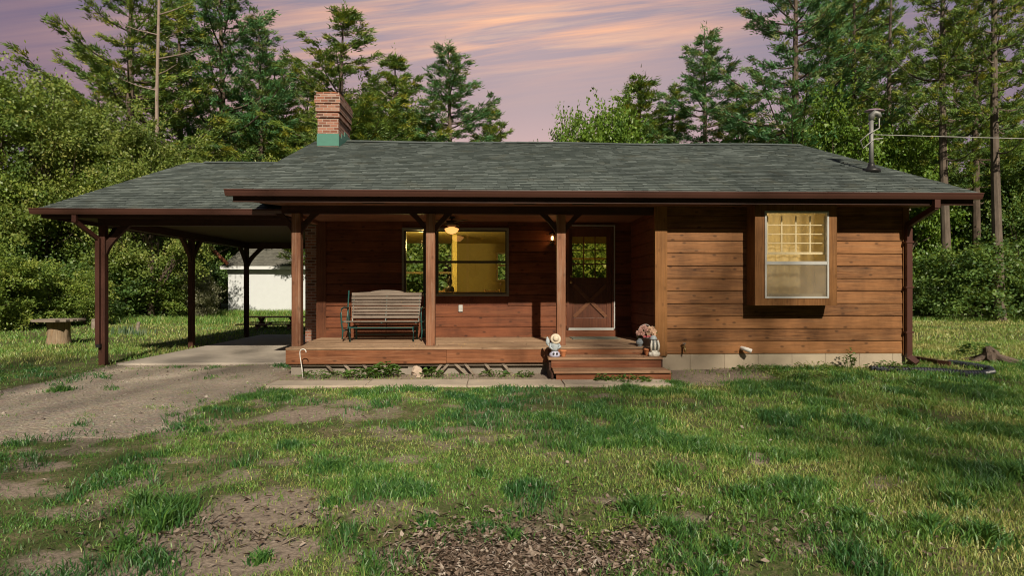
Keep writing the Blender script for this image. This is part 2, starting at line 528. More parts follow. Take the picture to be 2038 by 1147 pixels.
def height(x, y):
    x, y = np.asarray(x, float), np.asarray(y, float)
    z = 0.02 * np.clip((y - 6.5) / 2.5, 0, 1) * np.clip((14 - y) / 2, 0, 1) * np.clip((x + 9) / 3, 0, 1)
    b = np.clip((x - 2.8) / 1.5, 0, 1) * np.clip((y - 9.0) / 1.2, 0, 1) * np.clip((12.5 - y) / 1.5, 0, 1) * np.clip((9.5 - x) / 1.5, 0, 1)
    z = z + 0.06 * b
    near = np.clip((26 - y) / 10, 0, 1)
    flat = 1 - 0.85 * (in_slab(x, y))
    z = z + flat * near * 0.05 * (vn1.fbm(x, y, 0.6, 3) - 0.5)
    z = z + flat * np.clip((12.4 - y) / 2, 0, 1) * (0.018 * (vn2.fbm(x, y, 3.0, 3) - .5)) * (1 - in_poly(x, y, PATH))
    return z


SLAB = [gp(228, 722, .05).xy, gp(572, 722, .05).xy, Vector((-3.55, 11.5)), Vector((-3.55, 18.4)), Vector((-7.45, 18.4)), Vector((-7.5, 15.0))]
SLAB = [(-7.45, 11.45), (-3.52, 11.45), (-3.52, 18.4), (-7.45, 18.4)]


def in_slab(x, y):
    return ((x > -7.9) & (x < -3.4) & (y > 11.3) & (y < 18.5)).astype(float)


DRIVE_PX = [(-260, 850), (0, 781), (120, 752), (240, 724), (400, 721.5), (572, 722), (566, 752), (548, 766), (490, 786), (420, 812), (370, 838), (320, 860),
            (250, 876), (150, 884), (60, 886), (0, 880), (-260, 905)]
DRIVE = [tuple(gp(a, b).xy) for a, b in DRIVE_PX]
BARE_PX = [(70, 930, 80, 14, .7), (50, 975, 100, 22, .8), (520, 1020, 150, 34, .9), (420, 1095, 180, 62, 1.0), (300, 1060, 120, 30, .8), (250, 1130, 220, 40, .7), (150, 1020, 90, 16, .6), (620, 830, 110, 15, .85), (700, 808, 60, 10, .6), (760, 855, 40, 8, .6),
           (810, 917, 36, 8, .7), (480, 950, 30, 14, .6), (105, 978, 60, 12, .8), (470, 922, 70, 6, .5), (580, 985, 60, 20, .7), (1000, 1100, 140, 46, .95), (1130, 1132, 160, 32, .9), (900, 1120, 120, 40, .9), (1270, 1075, 60, 18, .8), (1200, 995, 50, 10, .6),
           (1510, 915, 34, 14, .7), (1780, 880, 30, 8, .6), (1760, 965, 40, 14, .6), (1960, 1015, 70, 14, .6), (1590, 1095, 60, 20, .6), (1210, 790, 30, 5, .6), (1380, 1030, 40, 12, .6), (1410, 760, 90, 10, .8), (1380, 745, 80, 12, .9), (1860, 725, 70, 7, .7), (590, 800, 60, 8, .5), (530, 780, 60, 6, .5), (350, 920, 60, 6, .5), (890, 890, 30, 6, .5), (1110, 1010, 30, 12, .5)]


def to_px(x, y, z=0.0):
    d = x * SN + y * CS
    l = x * CS - y * SN
    d = np.maximum(d, 0.05)
    return 1019 + FPX * l / d, 573.5 + FPX * (EYE - z) / d


def bare(x, y):
    px, py = to_px(x, y)
    wob = (vn2.fbm(x, y, 3.4, 5) - 0.5) * 3.4
    r = np.zeros(np.shape(x))
    for a, b, rx, ry, s in BARE_PX:
        q = ((px - a) / rx) ** 2 + ((py - b) / ry) ** 2
        r = np.maximum(r, s * np.clip(1.5 - q + wob, 0, 1))
    r = np.maximum(r, np.clip((vn3.fbm(x, y, 2.6, 5) - .55) * 5, 0, .55) * np.clip((2.5 - x) / 3, .25, 1) * np.clip((10 - y) / 2, 0, 1))
    return np.where((y > 1.0) & (y < 14), r, 0)


def on_drive(x, y, w=0.28):
    return in_poly(x + w * (vn3.fbm(x, y, 1.6, 3) - 0.5) * 2, y + w * (vn1.fbm(x, y, 1.9, 3) - 0.5) * 2, DRIVE)


PATH = [(-3.3, 8.72), (1.0, 8.66), (2.62, 8.75), (2.7, 9.12), (0.8, 9.3), (-3.0, 9.2), (-3.45, 9.0)]


def built(x, y):
    """where no grass grows: under the house, the deck, the slab and the path"""
    h = (x > -3.6) & (x < 7.5) & (y > 10.25) & (y < 18.2)
    d = (x > -3.55) & (x < 2.9) & (y > 9.95) & (y < 12.2)
    s = (x > -7.2) & (x < -3.5) & (y > 11.42) & (y < 18.4)
    st = (x > .6) & (x < 2.6) & (y > 9.1) & (y < 10.1)
    return h | d | s | st | in_poly(x, y, PATH)


# ------------------------------------------------------------------ the ground
def ground_material():
    t = NT('lawn_soil')
    co = t.coord()
    a = t.attr('soil')
    g1 = t.noise(co, 2.2, 6, 0.7)
    g2 = t.noise(co, 26, 5, 0.7)
    gr = t.ramp(t.math('ADD', t.math('MULTIPLY', g1, .55), t.math('MULTIPLY', g2, .5)), [(0.3, (0.045, 0.075, 0.024)), (0.5, (0.09, 0.115, 0.04)), (0.62, (0.19, 0.16, 0.095)), (0.8, (0.28, 0.22, 0.15))])
    so = t.ramp(g2, [(0.25, (0.15, 0.12, 0.097)), (0.55, (0.31, 0.255, 0.205)), (0.8, (0.46, 0.39, 0.32))])
    edge = t.noise(co, 16, 6, 0.75)
    f = t.n('ShaderNodeMapRange', {0: t.math('ADD', a, t.math('MULTIPLY', t.math('SUBTRACT', edge, .5), .9)), 1: .15, 2: .75, 3: 0., 4: 1.}).outputs[0]
    base = t.mix(f, gr, so)
    h = t.math('ADD', g2, t.math('MULTIPLY', t.noise(co, 90, 3, .7), .5))
    return t.surf(base, 0.95, 0.1, t.bump(h, 0.7, 0.03))


def gravel_material():
    t = NT('driveway_gravel')
    co = t.coord()
    vo = t.n('ShaderNodeTexVoronoi', {'Vector': co, 'Scale': 26.0})
    g = t.noise(co, 1.3, 5, .65)
    f = t.noise(co, 60, 4, .7)
    c = t.ramp(t.math('ADD', t.math('MULTIPLY', f, .7), t.math('MULTIPLY', g, .35)), [(0.3, (0.17, 0.145, 0.12)), (0.52, (0.34, 0.295, 0.24)), (0.75, (0.56, 0.495, 0.41))])
    c = t.mix(t.n('ShaderNodeMapRange', {0: g, 1: .5, 2: .68, 3: 0., 4: .6}).outputs[0], c, (0.17, 0.135, 0.105))
    rt = t.attr('rut')
    c = t.mix(t.math('MULTIPLY', rt, .55), c, (.56, .49, .40))
    c = t.mix(0.10, c, vo.outputs['Color'], 'SOFT_LIGHT')
    h = t.math('ADD', t.math('MULTIPLY', vo.outputs['Distance'], -1.0), f)
    return t.surf(c, 0.95, 0.1, t.bump(h, 0.8, 0.02))


def lines(segs):
    r = []
    for a, b, s in segs: r += list(np.arange(a, b, s))
    return np.array(r + [segs[-1][1]])


def make_ground():
    xs = lines([(-400, -60, 40), (-60, -16, 4), (-16, -10, .4), (-10, 10, .07), (10, 16, .4), (16, 60, 4), (60, 400, 40)])
    ys = lines([(-60, -4, 4), (-4, 2, .5), (2, 12.4, .07), (12.4, 20, .4), (20, 60, 2.5), (60, 600, 60)])
    gx, gy = np.meshgrid(xs, ys, indexing='ij')
    z = height(gx, gy)
    s = bare(gx, gy)
    near = (gy < 12.5) & (gx > -10)
    d = on_drive(gx, gy)
    s = np.where(built(gx, gy) | d, 1.0, s)
    skirt = (gx > -3.6) & (gx < 2.8) & (gy > 9.05) & (gy < 10.2)
    s = np.where(skirt, 0.9, s)
    s = np.where((gx > 2.5) & (gx < 4.6) & (gy > 9.4) & (gy < 10.4), np.maximum(s, .75), s)
    n, m = len(xs), len(ys)
    V = np.stack([gx.ravel(), gy.ravel(), z.ravel()], 1)
    i = np.arange(n * m).reshape(n, m)
    F = np.stack([i[:-1, :-1].ravel(), i[1:, :-1].ravel(), i[1:, 1:].ravel(), i[:-1, 1:].ravel()], 1)
    o = mesh_np('ground', V, [F], ground_material(), attrs={'soil': s.ravel()}, smooth=True)
    tag(o, kind='structure')


def make_drive():
    st = .06
    xs, ys = np.arange(-14.2, -2.8, st), np.arange(3.4, 12.2, st)
    gx, gy = np.meshgrid(xs, ys, indexing='ij')
    z = height(gx, gy) + 0.010
    k = on_drive(gx, gy) & ~((gx > -7.25) & (gy > 11.5)) & ~((gx > -3.6) & (gy > 9.9))
    n, m = len(xs), len(ys)
    i = np.arange(n * m).reshape(n, m)
    ok = (k[:-1, :-1] & k[1:, :-1] & k[1:, 1:] & k[:-1, 1:]).ravel()
    F = np.stack([i[:-1, :-1].ravel(), i[1:, :-1].ravel(), i[1:, 1:].ravel(), i[:-1, 1:].ravel()], 1)[ok]
    cnt = np.bincount(F.ravel(), minlength=n * m)
    z = z - np.where(cnt.reshape(n, m) < 4, .03, 0)
    used = np.unique(F)
    mp = np.full(n * m, -1)
    mp[used] = np.arange(len(used))
    V = np.stack([gx.ravel(), gy.ravel(), z.ravel()], 1)[used]
    line = [(-5.6, 12.5), (-6.0, 10.4), (-7.4, 8.9), (-9.6, 7.7), (-14.5, 6.6)]
    dist = np.full(len(V), 9.)
    for (ax, ay), (bx_, by_) in zip(line[:-1], line[1:]):
        ux, uy = bx_ - ax, by_ - ay
        q = np.clip(((V[:, 0] - ax) * ux + (V[:, 1] - ay) * uy) / (ux * ux + uy * uy), 0, 1)
        dist = np.minimum(dist, np.hypot(V[:, 0] - ax - q * ux, V[:, 1] - ay - q * uy))
    rut = np.clip(1.2 - np.abs(dist - .8 + .25 * (vn1.fbm(V[:, 0], V[:, 1], .8, 2) - .5)) / .3, 0, 1) * (.4 + .8 * vn2.fbm(V[:, 0], V[:, 1], 1.4, 3))
    V[:, 2] -= .008 * np.clip(rut, 0, 1)
    o = mesh_np('driveway', V, [mp[F]], gravel_material(), attrs={'rut': rut}, smooth=True)
    tag(o, kind='structure')


make_ground()
make_drive()

# carport slab and the walk
b = MB()
b.box(-7.18, -3.52, 11.45, 14.9, -0.1, 0.06)
b.box(-7.18, -3.52, 14.912, 18.4, -0.1, 0.06)
tag(b.build('concrete_slab', M['slab'], bevel=.01), kind='structure')
b = MB()
for x0, x1, y0, y1, dz in ((-3.35, -1.9, 8.75, 9.22, 0), (-1.885, -.4, 8.72, 9.25, .004), (-.385, 1.05, 8.7, 9.27, -.003), (1.065, 2.65, 8.72, 9.16, .003)):
    n = 8
    top = [(x0 + (x1 - x0) * i / n, y0 + random.uniform(-.02, .02)) for i in range(n + 1)] + [(x1 - (x1 - x0) * i / n, y1 + random.uniform(-.025, .025)) for i in range(n + 1)]
    k = len(top)
    b.add([(x, y, .062 + dz) for x, y in top] + [(x, y, -.03) for x, y in top], [tuple(range(k))] + [(i, i + k, (i + 1) % k + k, (i + 1) % k) for i in range(k)])
tag(b.build('path', M['path']), kind='structure')


# ------------------------------------------------------------------ grass
def blades(x, y, h, w, tint, lean=.55):
    n = len(x)
    z = height(x, y) - .006
    a = rng.random(n) * 2 * np.pi
    la = rng.random(n) * 2 * np.pi
    sx, sy = np.cos(a) * w / 2, np.sin(a) * w / 2
    l = lean * (0.25 + rng.random(n)) * h
    mx, my = x + np.cos(la) * l * .35, y + np.sin(la) * l * .35
    tx, ty = x + np.cos(la) * l, y + np.sin(la) * l
    V = np.empty((n, 5, 3), np.float32)
    V[:, 0] = np.stack([x - sx, y - sy, z], 1)
    V[:, 1] = np.stack([x + sx, y + sy, z], 1)
    V[:, 2] = np.stack([mx + sx * .8, my + sy * .8, z + h * .6], 1)
    V[:, 3] = np.stack([mx - sx * .8, my - sy * .8, z + h * .6], 1)
    V[:, 4] = np.stack([tx, ty, z + h * (1 - .25 * rng.random(n))], 1)
    i = np.arange(n)[:, None] * 5
    return V.reshape(-1, 3), i + np.array([[0, 1, 2, 3]]), i + np.array([[3, 2, 4]]), np.repeat(tint, 5)


def make_grass():
    P = []
    for y0, y1, dens, xl, xr, ws, hs in ((2.2, 4.0, 7000, -4.2, 4.4, 1., 1.), (4.0, 6.0, 5600, -5.9, 6.2, 1.1, 1.), (6.0, 8.4, 3600, -8.3, 8.8, 1.35, 1.), (8.4, 11.5, 2100, -11.3, 11.8, 1.6, 1.),
                                         (11.5, 16, 480, -17, -3.5, 2.4, 1.1), (11.5, 16, 480, 7.3, 17.5, 2.4, 1.1), (16, 24, 190, -25, -2, 3.6, 1.2), (16, 24, 190, 7.3, 25, 3.6, 1.2), (24, 38, 60, -36, -6, 6., 1.5), (24, 30, 70, 8, 32, 6., 1.5)):
        n = int((y1 - y0) * (xr - xl) * dens)
        x, y = rng.uniform(xl, xr, n), rng.uniform(y0, y1, n)
        b_ = bare(x, y)
        dr = on_drive(x, y, .28) & on_drive(x + rng.normal(0, .16, n), y + rng.normal(0, .16, n), .45)
        cl = vn1.fbm(x, y, 1.1, 3)
        c2 = vn2.fbm(x, y, 4.5, 2)
        p = np.clip(.44 + 2.1 * (cl - .44) + 1.7 * (c2 - .5) + .25 * np.clip(x / 3, -.6, 1), .12, 1)
        p = p * (1 - .93 * np.clip(b_ * (.55 + .9 * vn1.fbm(x, y, 7., 2)), 0, 1))
        drp = np.clip((vn3.fbm(x, y, 2.2, 2) - .70) * 6, 0, .35) + .006
        p = np.where(dr, drp, p)
        sk = (x > -3.6) & (x < 4.6) & (y > 9.0)
        p = np.where(sk, p * .25, p)
        keep = (rng.random(n) < p) & ~built(x, y)
        x, y, cl, c2 = x[keep], y[keep], cl[keep], c2[keep]
        n = len(x)
        tuft = np.clip((vn3.fbm(x, y, 2.4, 3) - .50) * 6, 0, 1)
        rgt = np.clip((x - .3) / 3, 0, 1)
        h = (.016 + .036 * rng.random(n) ** 1.3 + .06 * tuft * (.5 + .5 * rng.random(n)) + .035 * rgt * rng.random(n)) * hs
        far = y > 11.5
        h = np.where(far, (.05 + .06 * rng.random(n)) * hs, h)
        w = (.0036 + .0034 * rng.random(n) + .002 * tuft) * ws
        dry = vn2.fbm(x, y, .9, 3)
        ti = .45 + .8 * (dry - .5) - .44 * tuft * (1 - far) + .12 * rgt + rng.normal(0, .12, n) + (rng.random(n) < .07) * .4
        ti = np.where(far, .62 + .6 * (dry - .5) + .1 * (x > 0) + rng.normal(0, .12, n), ti)
        P.append((x, y, h, w, np.clip(ti, .01, .99)))
    # taller clumps
    cx, cy, ch, ct = [], [], [], []
    for px, py, r, hh in [(280, 1010, .16, .17), (345, 1025, .2, .2), (320, 1050, .18, .2), (660, 1010, .1, .1), (830, 985, .14, .1), (790, 990, .1, .1), (1270, 1020, .16, .16), (1330, 1060, .12, .14), (1250, 780, .3, .13), (1340, 770, .3, .12), (1640, 810, .3, .12),
                          (1900, 1010, .16, .16), (1960, 1080, .2, .16), (1850, 1060, .18, .15), (1700, 1040, .16, .12), (1600, 1010, .15, .12), (1450, 1100, .15, .13), (1020, 1080, .1, .12), (520, 1120, .08, .1), (850, 1050, .09, .1), (1480, 990, .2, .12), (490, 795, .25, .1), (560, 800, .25, .1), (250, 945, .25, .09), (120, 780, .2, .14), (660, 935, .3, .1), (720, 790, .3, .1),
                          (1380, 890, .25, .12), (1560, 870, .25, .12), (1800, 830, .3, .12), (1950, 860, .3, .13), (1180, 870, .2, .11), (1230, 830, .2, .12), (2010, 950, .2, .16), (400, 860, .2, .07), (250, 1090, .1, .1), (1840, 770, .4, .12), (1960, 790, .4, .12), (1480, 770, .4, .1), (1080, 830, .3, .09), (960, 950, .12, .12)]:
        g = gp(px, py)
        k = int(2600 * r * r * 3.1) + 60
        a, q = rng.random(k) * 6.283, np.abs(rng.normal(0, .55, k)) * r
        cx.append(g.x + np.cos(a) * q); cy.append(g.y + np.sin(a) * q)
        ch.append(hh * (.45 + .65 * rng.random(k)) * (1 - .4 * np.clip(q / r, 0, 1))); ct.append(np.clip(.18 + rng.normal(0, .13, k), .01, .8))
    x, y, h, ti = map(np.concatenate, (cx, cy, ch, ct))
    P.append((x, y, h, np.full(len(x), .0085) * (1 + .5 * rng.random(len(x))), ti))
    # rough grass along the far edges of the lawn and by the shed
    for xa, xb, ya, yb, n, hh in ((-30, -8, 25, 27.5, 9000, .35), (-20, -10, 31, 33.6, 9000, .4), (8, 32, 25.3, 27, 9000, .28), (-12, -7, 14, 26, 500, .2)):
        x, y = rng.uniform(xa, xb, n), rng.uniform(ya, yb, n)
        P.append((x, y, hh * (.4 + .7 * rng.random(n)), np.full(n, .02), np.clip(.5 + rng.normal(0, .18, n), 0, 1)))
    Vs, Q, T, A, o = [], [], [], [], 0
    for x, y, h, w, ti in P:
        V, q, t3, a = blades(x, y, h, w, ti, .75)
        Vs.append(V); Q.append(q + o); T.append(t3 + o); A.append(a)
        o += len(V)
    g = mesh_np('grass', np.concatenate(Vs), [np.concatenate(Q), np.concatenate(T)], M['grass'], attrs={'tint': np.concatenate(A)})
    tag(g, 'patchy lawn grass in green and straw tones around the house', 'grass', kind='stuff')
    print('grass blades', o // 5)


make_grass()


def scatter_leaves():
    pts = []
    for px, py, rx, ry, n in ((1000, 1110, 190, 60, 900), (1130, 1135, 200, 30, 500), (900, 1130, 110, 40, 260), (1270, 1080, 60, 24, 120), (420, 1060, 260, 60, 130), (1020, 742, 90, 8, 120), (870, 750, 200, 6, 90), (1200, 1000, 220, 60, 60), (1600, 1060, 300, 60, 130), (1700, 900, 300, 60, 50), (650, 850, 260, 50, 40), (1450, 745, 90, 10, 40), (1900, 730, 90, 14, 60), (280, 740, 200, 12, 25), (1450, 930, 620, 160, 60), (700, 930, 500, 120, 50)):
        for _ in range(n * 3):
            q = gp(px + random.gauss(0, .62) * rx, py + random.gauss(0, .62) * ry)
            pts.append((q.x, q.y))
    x, y = np.array(pts).T
    k = ~built(x, y)
    x, y = x[k], y[k]
    n = len(x)
    z = height(x, y) + .012 + .02 * rng.random(n)
    a = rng.random(n) * 6.283
    l, w = .008 + .022 * rng.random(n), .004 + .010 * rng.random(n)
    tw_ = rng.random(n) < .3
    l, w = np.where(tw_, l * 2.2, l), np.where(tw_, .0018, w)
    d = np.stack([np.cos(a), np.sin(a), rng.normal(0, .35, n)], 1) * l[:, None]
    s = np.stack([-np.sin(a), np.cos(a), rng.normal(0, .45, n)], 1) * w[:, None]
    c = np.stack([x, y, z], 1)
    up = np.stack([0 * x, 0 * x, .012 * rng.random(n)], 1)
    V = np.stack([c - d, c + s + up, c + d, c - s + up], 1).reshape(-1, 3)
    i = np.arange(n)[:, None] * 4
    ti = np.clip(rng.beta(1.6, 2.0, n), 0, 1)
    o = mesh_np('leaf_litter', V, [i + np.array([[0, 1, 2]]), i + np.array([[0, 2, 3]])], M['litter'], attrs={'tint': np.repeat(ti, 4)})
    tag(o, 'scattered dead brown leaves and bits on the bare soil of the lawn', 'dead leaves', kind='stuff')
    # gravel stones on the drive
    n = 12000
    x, y = rng.uniform(-12.5, -3.2, n), rng.uniform(4., 11.5, n)
    k = on_drive(x, y) & ~((x > -3.7) & (y > 9.8))
    x, y = x[k], y[k]
    n = len(x)
    r = .006 + .012 * rng.random(n) ** 2.5 + .02 * (rng.random(n) < .02)
    z = height(x, y) + .006
    base = np.array([[1, 0, 0], [0, 1, 0], [-1, 0, 0], [0, -1, 0], [0, 0, .8], [0, 0, -.8]])
    ang = rng.random(n) * 6.283
    jit = base[None] * (1 + .5 * (rng.random((n, 6, 1)) - .5)) * r[:, None, None]
    V = np.stack([jit[..., 0] * np.cos(ang)[:, None] - jit[..., 1] * np.sin(ang)[:, None] + x[:, None], jit[..., 0] * np.sin(ang)[:, None] + jit[..., 1] * np.cos(ang)[:, None] + y[:, None], jit[..., 2] + z[:, None]], 2).reshape(-1, 3)
    f = np.array([[0, 1, 4], [1, 2, 4], [2, 3, 4], [3, 0, 4], [1, 0, 5], [2, 1, 5], [3, 2, 5], [0, 3, 5]])
    F = (np.arange(n)[:, None, None] * 6 + f[None]).reshape(-1, 3)
    o = mesh_np('gravel', V, [F], M['stone_chip'], attrs={'tint': np.repeat(rng.random(n), 6)})
    tag(o, 'loose grey gravel stones strewn over the driveway', 'gravel', kind='stuff')


t_ = NT('stone_chip')
M['stone_chip'] = t_.surf(t_.ramp(t_.attr('tint'), [(0, (.12, .10, .085)), (.6, (.28, .24, .2)), (1, (.42, .38, .33))]), .9, .2)
scatter_leaves()

# ------------------------------------------------------------------ house
YW, YB, YR = 10.3, 12.12, 18.1          # front wall, wall behind the porch, rear wall
XL, XC, XRT = -3.58, X(1305, YW), X(1803, YW)
ZF, ZS, ZC, ZT = 0.49, 0.334, 2.86, 3.0  # deck, bottom of the siding, porch ceiling, plate
EAVE_Y, EAVE_Z = 9.66, 3.09
RIDGE_Y, RIDGE_Z = 14.2, 5.0
house = empty('wooden_house', (2.0, 14.2, 0), 'single storey cedar house with grey green shingle roof, brick chimney and front porch', 'house')


def siding(mb, x0, x1, z0, z1, y, bh=.2225, holes=(), th=.032):
    """lap boards facing -y; each board is set a little in front of a backing"""
    z = z0
    while z < z1 - .01:
        zt = min(z + bh, z1)
        segs = [(x0, x1)]
        cuts = [(h[0], h[1]) for h in holes if h[2] < zt - .002 and h[3] > z + .002]
        for a, b_ in cuts:
            ns = []
            for s, e in segs:
                if b_ <= s or a >= e: ns.append((s, e))
                else:
                    if a > s: ns.append((s, a))
                    if b_ < e: ns.append((b_, e))
            segs = ns
        for s, e in segs:
            hz = [h for h in holes if h[0] < e - .001 and h[1] > s + .001]
            ti = random.random()
            j = random.uniform(-.003, .003)
            vs = []
            for xx in (s, e):
                vs += [(xx, y - th - j, z + .004), (xx, y - th - j, z + .03), (xx, y - th * .55 - j, zt - .009), (xx, y + .0, zt - .008), (xx, y + .0, z + .004)]
            mb.add(vs, [(0, 1, 2, 3, 4), (9, 8, 7, 6, 5), (0, 5, 6, 1), (1, 6, 7, 2), (2, 7, 8, 3), (3, 8, 9, 4), (4, 9, 5, 0)], ti)
        z = zt


def backing(mb, x0, x1, z0, z1, y0, y1, holes=()):
    """a solid wall slab with rectangular holes"""
    xs = sorted({x0, x1, *[h[0] for h in holes], *[h[1] for h in holes]})
    for a, b_ in zip(xs[:-1], xs[1:]):
        m = (a + b_) / 2
        cz = [z0]
        for h in sorted([h for h in holes if h[0] < m < h[1]], key=lambda h: h[2]):
            cz += [max(h[2], z0), min(h[3], z1)]
        cz.append(z1)
        for i in range(0, len(cz), 2):
            if cz[i + 1] - cz[i] > .002: mb.box(a, b_, y0, y1, cz[i], cz[i + 1])


# openings
W1 = (X(801, YB), X(1011, YB), Z(588, YB), Z(456, YB))           # big window
DR = (X(1128, YB), X(1222, YB), Z(655, YB), Z(449, YB))           # door
YBAY = 9.93
BX0, BX1, BZ0 = X(1502.5, YBAY), X(1666, YBAY), Z(609, YBAY)
BAYH = (BX0 + .04, BX1 - .04, BZ0 + .05, 2.9)

# walls
mb = MB()
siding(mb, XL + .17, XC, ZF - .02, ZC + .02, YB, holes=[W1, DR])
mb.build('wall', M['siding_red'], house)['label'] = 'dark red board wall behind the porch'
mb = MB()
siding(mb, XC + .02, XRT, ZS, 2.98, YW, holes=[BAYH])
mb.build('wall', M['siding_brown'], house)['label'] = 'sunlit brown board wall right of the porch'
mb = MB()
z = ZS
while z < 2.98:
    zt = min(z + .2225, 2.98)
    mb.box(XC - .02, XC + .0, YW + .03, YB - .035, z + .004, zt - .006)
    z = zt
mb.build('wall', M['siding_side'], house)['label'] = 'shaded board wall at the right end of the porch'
mb = MB()
backing(mb, XL + .05, XC + .1, -.05, 3.0, YB + .002, YB + .13, [W1, DR])
backing(mb, XC + .1, XRT - .05, -.05, 3.0, YW + .002, YW + .13, [BAYH])
mb.box(XC + .002, XC + .1, YW + .002, YB + .0, -.05, 3.0)
mb.box(XL + .0, XL + .12, YB + .14, YR - .1, -.05, 3.0)
mb.box(XRT - .12, XRT - .0, YW + .14, YR - .1, -.05, 3.0)
RH = [(X(806, YR), X(902, YR), .62, Z(467, YR)), (X(988, YR), X(1014, YR), Z(560, YR), Z(503, YR)), (X(1128, YR), X(1212, YR), Z(560, YR), Z(478, YR)), (5.2, 6.2, 1.4, 2.5)]
backing(mb, XL, XRT, -.05, 3.0, YR - .1, YR, RH)
mb.build('wall', M['siding_side'], house)['label'] = 'outer wall framing of the sides and the rear'
# foundation
mb = MB()
x = XC
while x < XRT - .02:
    x2 = min(x + .61, XRT - .02)
    mb.box(x + .002, x2 - .002, YW - .012, YW + .1, -.1, ZS + .002)
    x = x2
mb.build('foundation', M['concrete'], house, bevel=.004)
# rooms
mb = MB()
mb.box(XL + .13, XRT - .13, YB + .14, YR - .11, ZF - .12, ZF)
mb.box(XC + .11, XRT - .13, YW + .14, YB + .14, ZF - .12, ZF)
mb.build('interior_floor', M['floorin'], house)
mb = MB()
mb.box(XL + .13, XRT - .13, YB + .14, YR - .11, ZC + .0, ZC + .1)
mb.box(XC + .11, XRT - .13, YW + .14, YB + .14, ZC + .0, ZC + .1)
mb.box(XL + .125, XL + .14, YB + .14, YR - .11, ZF, ZC)
mb.box(XRT - .14, XRT - .125, YW + .14, YR - .11, ZF, ZC)
backing(mb, XL + .14, XRT - .14, ZF, ZC, YR - .125, YR - .105, RH)
mb.box(4.3, 4.4, YB + .6, YR - .13, ZF, ZC)
mb.box(4.41, XRT - .14, 13.2, 13.3, ZF, ZC)
backing(mb, XL + .14, 2.9, ZF, ZC, YB + .132, YB + .138, [W1, DR])
px_ = X(905, 15.0)
mb.box(px_ - .06, px_ + .06, 15.0, 15.12, ZF, ZC)          # post of the partition seen through the window
mb.build('interior_wall', M['cream'], house)
# corner boards
mb = MB()
mb.box(XC - .025, XC + .19, YW - .055, YW + .03, ZS - .03, 2.95)
mb.build('corner_trim', M['trim_brown'], house)
mb = MB()
mb.box(XRT - .085, XRT + .02, YW - .05, YW + .05, ZS - .03, 2.95)
mb.build('corner_trim', M['trim_brown'], house)
mb = MB()
mb.box(XL - .02, XL + .17, YB - .05, YB + .03, ZF - .4, ZC + .05)
mb.build('corner_trim', M['trim_red'], house)

# roof
def slope(mb, e, r, exposure=.125, thick=.017):
    (xe0, xe1, ye, ze), (xr0, xr1, yr, zr) = e, r
    L = math.hypot(yr - ye, zr - ze)
    n = int(L / exposure)
    nrm = Vector((0, -(zr - ze), abs(yr - ye))).normalized()
    if yr < ye: nrm.y = -nrm.y
    for i in range(n):
        f0, f1 = i / n, (i + 1) / n
        y0, y1, z0, z1 = ye + (yr - ye) * f0, ye + (yr - ye) * f1, ze + (zr - ze) * f0, ze + (zr - ze) * f1
        a0, a1 = xe0 + (xr0 - xe0) * f0, xe1 + (xr1 - xe1) * f0
        x = a0 - random.random() * .25
        sag = lambda q: .012 * math.sin(q * 1.3) + .008 * math.sin(q * 3.1 + 1)
        while x < a1:
            x2 = x + random.choice((.09, .13, .18, .25))
            s, t2 = max(x, a0), min(x2, a1)
            if t2 - s > .01:
                h = thick * random.uniform(.75, 1.35)
                lo = random.choice((0, 0, -.012)) / exposure
                yy0, zz0 = y0 + (y1 - y0) * lo, z0 + (z1 - z0) * lo
                p = []
                for q in (s, t2):
                    g = sag(q) * f0
                    p += [Vector((q, yy0, zz0 + g)) + nrm * h, Vector((q, y1, z1 + g)) + nrm * .003, Vector((q, yy0, zz0 + g)) - nrm * .004]
                tt = random.random()
                mb.add(p, [(0, 3, 4, 1)], tt)
                mb.add(p, [(2, 5, 3, 0), (2, 0, 1), (5, 4, 3)], -.6)  # dark cut edges; the shadow line under each course is put into their colour
            x = x2 + .004
    return mb


HX0, HX1 = X(450, EAVE_Y), X(1953, EAVE_Y)
HR0, HR1 = HX0 + .08, X(1600, RIDGE_Y)
mb = MB()
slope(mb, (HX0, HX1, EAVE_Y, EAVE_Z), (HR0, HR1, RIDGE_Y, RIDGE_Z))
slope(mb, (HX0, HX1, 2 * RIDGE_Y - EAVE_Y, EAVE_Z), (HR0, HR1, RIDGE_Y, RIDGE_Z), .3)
d = .016
mb.add([(HX0, EAVE_Y, EAVE_Z - d), (HX1, EAVE_Y, EAVE_Z - d), (HX1, 2 * RIDGE_Y - EAVE_Y, EAVE_Z - d), (HX0, 2 * RIDGE_Y - EAVE_Y, EAVE_Z - d), (HR0, RIDGE_Y, RIDGE_Z - d), (HR1, RIDGE_Y, RIDGE_Z - d)],
       [(0, 1, 5, 4), (2, 3, 4, 5), (3, 0, 4), (1, 2, 5), (3, 2, 1, 0)], .1)
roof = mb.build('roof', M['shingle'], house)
mb = MB()
x = HR0 + .75
while x < HR1 - .2:
    x2 = x + .3
    g = .012 * math.sin(x * 1.3)
    mb.add([(x, RIDGE_Y - .14, RIDGE_Z - .028 + g), (x2, RIDGE_Y - .14, RIDGE_Z - .032 + g), (x2, RIDGE_Y, RIDGE_Z + .034 + g), (x, RIDGE_Y, RIDGE_Z + .04 + g), (x2, RIDGE_Y + .14, RIDGE_Z - .03), (x, RIDGE_Y + .14, RIDGE_Z - .03)],
           [(0, 1, 2, 3), (3, 2, 4, 5)], .1)
    x = x2 - .01
mb.build('ridge_cap', M['shingle'], roof)

